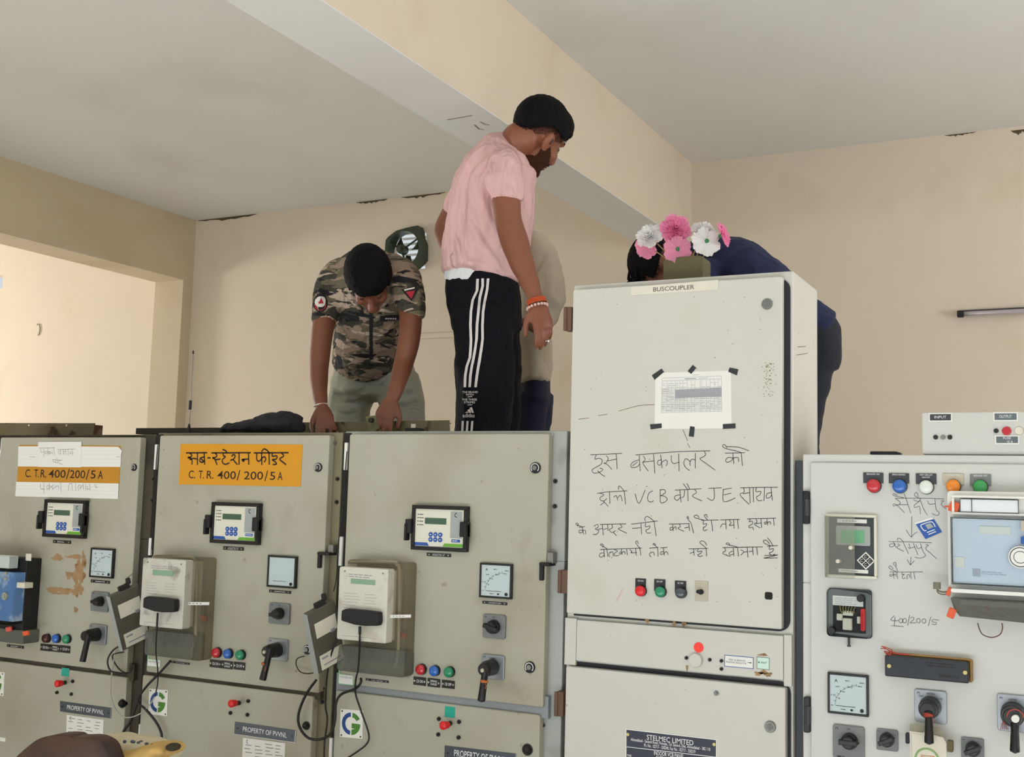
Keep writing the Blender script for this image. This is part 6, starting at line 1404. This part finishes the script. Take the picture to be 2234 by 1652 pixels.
def build_tr(mb):
 torso(mb, [(812, 772, .89, 76, .12), (815, 800, .92, 88, .13), (818, 832, .95, 94, .135), (818, 850, .96, 94, .13)])
 global ga, gb; ga, gb = ground(762, 950, .95), ground(880, 950, .97)
 for lst, g_ in (([(776, 835, .95, 55), (766, 870, .95, 50), (762, 905, .95, 46)], ga), ([(862, 835, .96, 55), (876, 870, .97, 50), (882, 905, .97, 46)], gb)):
  P = [PY(u, v, Y) for u, v, Y, r in lst]+[g_+V((0, 0, .24)), g_+V((0, 0, .06))]
  mb.loft(P, [r_m(u, v, Y, r) for u, v, Y, r in lst]+[.072, .066], None, 18, 4)
ridged('trousers', pa, build_tr, folds(mat('grey_green_trouser_cloth', (172, 172, 156), .9, mott=(9, .12)), 7, .35, .04, (.2, .3, .2), (1.2, 1.2, 2.4)), 'loose grey-green trousers', [(728,842,760,850,800,838), (725,862,765,868,808,852), (722,885,755,892,795,888), (735,825,770,832,805,822), (908,845,885,850,850,838), (910,870,880,876,850,868), (780,805,800,815,812,835), (850,815,835,828,820,838)], .015, .008, .014, .08, 3)
shoe(pa, ga, CAMD); shoe(pa, gb, CAMD)
q = PY(700, 884, .318); obj('bracelet', MB().loft([q+V((0, 0, .002)), q+V((.001, 0, -.003))], [.0265, .0265], None, 20, 1, False), K['card'], pa, 'pale thread bracelet')
obj('belt_buckle', MB().obox(PY(803, 800, .765), RT*.012+UP*.006, UP*.004, FW*.003), K['steel'], pa)
for tip, d_, r_ in tl+tr: obj('nail', MB().ball(tip+CAMD*r_*.45+d_*.001, (r_*.62, r_*.5, r_*.6), None, 6), nailm, pa, smooth=True)

# ---- man in the pink t-shirt
YP = .58
pb = person('man in pink t-shirt and black striped track pants standing and looking down', ground(1060, 940, YP+.02))
HB = head_matrix(PY(1171, 297, YP), RT*.60-UP*.46+FW*.66, RT*.61+UP*.79)
Ms = HB @ Matrix.Scale(1.07, 4)
mb = MB(); head_shape(mb, Ms)
mb.loft([PY(1108, 335, YP+.02), PY(1128, 312, YP+.01), Ms @ V((-.045, 0, -.045)), Ms @ V((-.01, 0, -.01))], [.072, .066, .063, .058], None, 18, 3)
torso(mb, [(1095, 345, YP, 54, .16), (1078, 430, YP, 64, .14), (1064, 520, YP, 66, .13), (1058, 620, YP, 70, .14)])
Narm = [(1100, 380, .46, 33), (1104, 430, .41, 32), (1109, 480, .40, 30), (1122, 525, .40, 31.5), (1137, 570, .40, 28), (1154, 612, .40, 22), (1166, 645, .40, 17.5), (1172, 662, .40, 15)]
limb(mb, Narm, asp=.88)
tb = hand(mb, PY(1173, 660, .40), PY(1190, 735, .40)-PY(1173, 660, .40), CAMD*.92+RT*.38, .185, (.25, .38, .42, .5), .03, 1)
limb(mb, [(1045, 385, .74, 34), (1008, 430, .77, 26), (980, 475, .79, 22), (968, 504, .79, 21), (974, 530, .77, 19), (990, 560, .72, 16), (1000, 580, .68, 14)])
hand(mb, PY(1000, 580, .68), PY(1030, 600, .64)-PY(1000, 580, .68), FW*.8-RT*.2, .17, (.3, .3, .3), .08, 1)
for uu, Y_ in ((1052, YP-.07), (1078, YP+.10)):
    g_ = ground(uu, 950, Y_); mb.loft([g_+V((0, 0, .3)), g_+V((0, 0, .06))], [.05, .04], None, 12, 1)
body(pb, mb, skinB)
face_parts(pb, Ms)
hair(pb, Ms, lambda p: p.z > (.055 if p.x > .06 else (.040 if p.x > -.03 else .040+(p.x+.03)*1.0)), 1.015, .003, lambda m_: m_.ball((.024, 0, .080), (.074, .066, .052), Ms, 24).ball((.072, 0, .074), (.026, .052, .024), Ms, 20))
fade = mat('shaved_hair_shadow', (84, 52, 39), .85, spec=.2)
o = obj('faded_sides', MB().ball((-.010, 0, .0395), (.1005, .0785, .0885), Ms, 90, keep=lambda p: (.004+.4*max(0, p.x-.0)+min(0, p.x+.03)*1.0) < p.z < .058 and p.x < .055), fade, pb, 'close cropped hair at the sides', smooth=True)
mb = MB()
mb.ball((.0355, 0, -.070), (.0535, .0535, .0435), Ms, 50, keep=lambda p: p.z < -.045-.2*max(0, -(p.x-.02)) and p.x > -.01)
mb.ball((.034, 0, -.022), (.0635, .0645, .0895), Ms, 70, keep=lambda p: p.x > .006 and p.z < .012 and p.z < .006-.95*(p.x-.018))
mb.ball((.097, 0, -.0475), (.0075, .024, .005), Ms, 10); mb.ball((.078, 0, -.095), (.021, .027, .02), Ms, 14)
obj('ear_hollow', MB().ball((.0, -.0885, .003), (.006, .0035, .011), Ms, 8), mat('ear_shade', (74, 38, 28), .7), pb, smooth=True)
o = obj('beard', mb, beardm, pb, 'short dark beard and moustache', smooth=True); sd = o.modifiers.new('thick', 'SOLIDIFY'); sd.thickness = .002; sd.offset = 1; dz(o, .003, .01, 1)
pinkm = folds(mat('pink_cotton', (220, 178, 176), .9, mott=(7, .05)), 4.5, .8, .07, (.0, .55, .2), (2.0, 2.0, .6))
def build_tee(mb):
  torso(mb, [(1129, 316, YP+.01, 37, .066, 1.3), (1109, 334, YP, 64, .13, .5), (1092, 360, YP, 82, .175, .15), (1078, 400, YP, 92, .165), (1073, 450, YP, 95, .155), (1066, 500, YP, 98, .15), (1059, 550, YP, 97, .155), (1052, 590, YP, 92, .16, .12), (1051, 606, YP, 91, .16, .17)])
  limb(mb, [(1088, 345, .50, 42), (1096, 368, .455, 44), (1102, 400, .425, 40), (1106, 425, .412, 37), (1107, 438, .41, 36.5)], asp=.95)
  limb(mb, [(1055, 360, .70, 40), (1028, 395, .74, 33), (1003, 432, .77, 28), (991, 462, .78, 26.5)])
shirtB = ridged('t_shirt', pb, build_tee, pinkm, 'pink short sleeved t-shirt', [(1062,318,1030,350,1008,400,1000,460), (1078,335,1042,375,1030,420,1050,480,1085,545), (1064,372,1050,400,1052,440,1075,500,1100,560), (1015,470,1045,520,1080,575,1100,600), (990,500,1010,560,1040,590), (1150,440,1163,444,1168,446), (1150,462,1162,468,1167,470), (1152,482,1160,490,1166,492), (1075,360,1068,395,1070,425), (985,560,1020,575,1060,578), (1000,420,990,470,985,540)], .015, .008, .016, .1, 4)
mb = MB()
mb.loft([PY(1045, 592, YP), PY(1043, 604, YP), PY(1040, 613, YP)], [(r_m(1040, 600, YP, 74), .148), (r_m(1040, 600, YP, 74), .15), (r_m(1040, 600, YP, 72), .149)], RT-UP*.05, 28, 2)
o = cloth('undershirt', pb, mb, K['vest'], 'white vest hem below the t-shirt', .007, .012, .03)
blackm = folds(mat('black_track_cloth', (10, 10, 18), .85, spec=.2), 8, .5, .03, (.2, .3, .2), (2, 2, .8))
mb = MB(); torso(mb, [(1050, 580, YP, 74, .135), (1054, 630, YP, 80, .15), (1058, 680, YP, 80, .155), (1062, 720, YP, 77, .15)])
gn, gf = ground(1052, 950, YP-.07), ground(1080, 950, YP+.10)
for lst, g_ in (([(1055, 690, YP-.05, 72), (1056, 760, YP-.07, 64), (1058, 830, YP-.07, 64), (1056, 900, YP-.07, 64), (1052, 945, YP-.07, 62)], gn), ([(1068, 690, YP+.07, 72), (1074, 760, YP+.09, 64), (1080, 830, YP+.10, 58), (1082, 900, YP+.10, 54), (1080, 945, YP+.10, 52)], gf)):
    P = [PY(u, v, Y) for u, v, Y, r in lst]; e_ = P[-1]
    P += [g_+V((0, 0, .20)), g_+V((0, 0, .06))]
    mb.loft(P, [r_m(u, v, Y, r) for u, v, Y, r in lst]+[.085, .078], None, 20, 4)
pants = cloth('track_pants', pb, mb, blackm, 'black track pants with three white side stripes', .009, .02, .1)
tP = surf(pants)
st1 = [(1042.5, 609), (1041, 635), (1032, 655), (1028, 680), (1027, 710), (1028, 740), (1027, 765), (1026, 780), (1019, 800), (1016, 820), (1015, 845)]
st2 = [(1053, 608), (1053, 625), (1047, 650), (1044, 680), (1041, 710), (1040, 740), (1037, 762), (1034, 780), (1030, 800), (1027, 820), (1025.5, 845)]
st3 = [(1065, 608), (1063, 630), (1058, 655), (1054, 680), (1052.5, 710), (1053, 740), (1050, 762), (1047, 780), (1044, 800), (1041, 820), (1038, 845)]
wst = mat('white_stripe', (214, 208, 206), .8)
for st in (st1, st2, st3): decal('side_stripe', tP, band([(u-2.8, v) for u, v in st], [(u+2.8, v) for u, v in st]), wst, pants, None, .0025)
for u in (1011, 1021, 1031): decal('side_stripe', tP, band([(u-2.4, 919), (u-3.4, 932), (u-4.4, 945)], [(u+2.2, 919), (u+1.4, 932), (u+.4, 945)]), wst, pants, None, .0025)
pol = text_polys('THE BRAND', 1010, 1043, 853.5, 858) + text_polys('WITH', 1017, 1034, 859.5, 863.5) + [[(1021, 865.5), (1031, 865), (1031, 866.5), (1021, 867)]] + text_polys('THE THREE', 1009.5, 1041, 870, 874.5) + text_polys('STRIPES', 1013.5, 1037, 876, 880.5) + [[(1021, 883), (1031, 882.5), (1031, 884), (1021, 884.5)]] + text_polys('adidas', 1010.5, 1036, 902.5, 911)
pol += [[(1015, 901), (1021, 897.5), (1023.5, 901)], [(1020.5, 895), (1026, 892), (1029.5, 901), (1024.5, 901)], [(1025.5, 890), (1030.5, 888), (1034.5, 901), (1031, 901)]]
decal('logo_lettering', tP, pol, wst, pants, None, .0025)
obj('nail', MB().ball(tb[1][0], (.001, .001, .001), None, 4), nailm, pb)
shoe(pb, gn, RT); shoe(pb, gf, RT)
w_ = PY(1170, 655, .40); ax = (PY(1173, 668, .40)-PY(1168, 648, .40)).normalized(); o1 = ax.orthogonal().normalized(); o2 = ax.cross(o1)
mb = MB()
for i in range(5): mb.loft([w_+ax*(.003*i-.002), w_+ax*(.003*i+.0025)], [.0335, .0335], None, 22, 1, False)
obj('thread_bracelet', mb, mat('orange_red_thread', (198, 78, 36), .8), pb, 'orange-red sacred thread on the wrist', smooth=True)
mb = MB(); c_ = PY(1172, 670, .40)
for k in range(18): a = 2*math.pi*k/18; mb.ball(c_+o1*.034*math.cos(a)+o2*.034*math.sin(a), (.0052, .0052, .0052), None, 6)
obj('bead_bracelet', mb, mat('pearly_beads', (226, 186, 176), .3), pb, 'white bead bracelet', smooth=True)
q = on(surf([c for c in pb.children if c.name.startswith('body')][0]), 1193, 744, .001)
if q: obj('ring', MB().loft([q-UP*.002+FW*.006, q+UP*.002+FW*.006], [.0105, .0105], None, 16, 1, False), K['steel'], pb, 'silver finger ring')

# ---- person in a cream kurta, bent behind the pink shirt
YK = 1.05
pc = person('person in cream kurta bent over behind the man in pink', ground(1165, 900, YK))
HC = head_matrix(PY(1098, 492, YK), -UP*.8-RT*.5, -RT*.8+UP*.4-FW*.2)
mb = MB(); head_shape(mb, HC)
mb.loft([PY(1150, 545, YK), PY(1125, 520, YK), HC @ V((-.02, 0, -.02))], [.065, .06, .055], None, 14, 3)
torso(mb, [(1165, 560, YK, 36, .13), (1168, 680, YK, 30, .11), (1166, 800, YK, 26, .10)])
limb(mb, [(1205, 690, YK-.1, 17), (1180, 715, YK-.2, 15), (1150, 705, YK-.28, 13)])
hand(mb, PY(1150, 705, YK-.28), PY(1120, 700, YK-.3)-PY(1150, 705, YK-.28), UP, .17, (.4, .4, .4), .1, 1)
limb(mb, [(1130, 580, YK+.1, 18), (1110, 640, YK+.05, 16), (1100, 700, YK-.05, 13)])
hand(mb, PY(1100, 700, YK-.05), PY(1098, 730, YK-.08)-PY(1100, 700, YK-.05), CAMD, .17, (.4, .4, .4), .1, -1)
for uu, Y_ in ((1155, YK-.05), (1175, YK+.12)):
    g_ = ground(uu, 950, Y_); mb.loft([g_+V((0, 0, .3)), g_+V((0, 0, .06))], [.05, .04], None, 12, 1)
body(pc, mb, skinD, .007); face_parts(pc, HC)
hair(pc, HC, lambda p: p.z > (.05 if p.x > .05 else 0), 1.04)
kur = folds(mat('cream_kurta_cloth', (200, 188, 166), .95, mott=(7, .08)), 4, .4, .04, (.2, .6, .2), (2.2, 2.2, .8))
mb = MB()
torso(mb, [(1152, 524, YK, 34, .09), (1163, 548, YK, 50, .14), (1172, 590, YK, 50, .165), (1172, 650, YK, 46, .165), (1168, 710, YK, 37, .16), (1167, 770, YK, 36, .165), (1166, 815, YK, 35, .17), (1166, 836, YK, 35, .17)])
limb(mb, [(1188, 560, YK-.06, 30), (1203, 605, YK-.12, 29), (1206, 650, YK-.14, 27), (1200, 682, YK-.14, 24), (1192, 702, YK-.17, 19)])
limb(mb, [(1140, 560, YK+.1, 30), (1122, 600, YK+.1, 26), (1110, 640, YK+.06, 22)])
cloth('kurta', pc, mb, kur, 'loose cream kurta', .009, .03, .09)
mb = MB(); torso(mb, [(1166, 780, YK, 30, .13), (1167, 840, YK, 33, .14), (1168, 880, YK, 32, .14)])
for uu, Y_ in ((1160, YK-.05), (1172, YK+.10)):
    g_ = ground(uu, 950, Y_); mb.loft([PY(uu+3, 860, Y_), PY(uu+2, 910, Y_), PY(uu, 945, Y_), g_+V((0, 0, .2)), g_+V((0, 0, .06))], [.065, .058, .052, .06, .06], None, 16, 4)
    shoe(pc, g_, -RT)
cloth('trousers', pc, mb, mat('navy_trouser_cloth', (26, 30, 54), .85), 'dark navy trousers', .009, .012, .08)

# ---- person in navy bending behind the tall cabinet
YD = .86
pd = person('person in navy clothes bent double behind the tall cabinet, dark hair hanging', ground(1760, 950, YD))
HD = head_matrix(PY(1448, 580, YD-.05), -UP*.94-RT*.25, -RT*.94+UP*.25)
mb = MB(); head_shape(mb, HD)
mb.loft([PY(1535, 580, YD), PY(1490, 578, YD-.02), HD @ V((-.02, 0, -.04))], [.075, .066, .06], None, 16, 3)
mb.loft([PY(1540, 590, YD), PY(1640, 640, YD), PY(1740, 720, YD)], [(.15, .1), (.14, .1), (.14, .11)], FW, 20, 3)
limb(mb, [(1540, 590, YD-.17, 24), (1500, 680, YD-.2, 22), (1470, 760, YD-.22, 18), (1450, 830, YD-.25, 14)]); hand(mb, PY(1450, 830, YD-.25), PY(1445, 870, YD-.27)-PY(1450, 830, YD-.25), CAMD, .18, (.4, .4, .4), .1, 1)
limb(mb, [(1540, 590, YD+.17, 24), (1490, 680, YD+.18, 22), (1450, 760, YD+.15, 18), (1430, 820, YD+.1, 14)]); hand(mb, PY(1430, 820, YD+.1), PY(1425, 860, YD+.08)-PY(1430, 820, YD+.1), CAMD, .18, (.4, .4, .4), .1, -1)
for Y_ in (YD-.08, YD+.1):
    g_ = ground(1745, 950, Y_); mb.loft([g_+V((0, 0, .3)), g_+V((0, 0, .06))], [.05, .04], None, 12, 1)
body(pd, mb, skinD, .007); face_parts(pd, HD)
def fringe(m_):
    rnd = random.Random(4)
    for k in range(26):
        a = HD @ V((rnd.uniform(.0, .10), rnd.uniform(-.06, .06), rnd.uniform(.085, .11))); l = rnd.uniform(.02, .055)
        m_.loft([a, a-UP*l*.5-RT*rnd.uniform(-.012, .02), a-UP*l-RT*rnd.uniform(-.02, .015)], [.005, .004, .0015], None, 6, 2)
hair(pd, HD, lambda p: p.z > (.06 if p.x > .06 else .03), .98, .004, fringe)
navy = folds(mat('navy_cloth', (26, 34, 70), .9, mott=(8, .2)), 10, .6, .03, (.2, .6, .2), (1, 1, 1))
mb = MB()
mb.loft([PY(1515, 574, YD), PY(1545, 566, YD), PY(1595, 586, YD), PY(1655, 628, YD), PY(1720, 690, YD), PY(1766, 732, YD)], [(.09, .07), (.17, .085), (.20, .115), (.19, .110), (.175, .102), (.17, .110)], FW, 26, 4)
limb(mb, [(1545, 580, YD-.15, 36), (1520, 640, YD-.19, 34), (1500, 690, YD-.2, 30)]); limb(mb, [(1545, 580, YD+.15, 36), (1510, 640, YD+.18, 34), (1490, 690, YD+.18, 30)])
cloth('jacket', pd, mb, navy, 'navy blue jacket', .009, .016, .06)
mb = MB()
mb.loft([PY(1715, 688, YD), PY(1758, 726, YD), PY(1770, 765, YD), PY(1768, 800, YD)], [(.15, .10), (.17, .105), (.17, .095), (.16, .085)], FW, 24, 4)
for Y_ in (YD-.085, YD+.09):
    g_ = ground(1748, 950, Y_); mb.loft([PY(1772, 755, Y_), PY(1764, 830, Y_), PY(1756, 900, Y_), PY(1750, 960, Y_), g_+V((0, 0, .2)), g_+V((0, 0, .06))], [r_m(1770, 760, YD, 52), r_m(1770, 760, YD, 46), r_m(1770, 760, YD, 38), .058, .056, .055], None, 18, 4)
    shoe(pd, g_, -RT)
cloth('trousers', pd, mb, mat('black_trouser_cloth', (20, 24, 36), .85), 'dark trousers', .009, .014, .08)
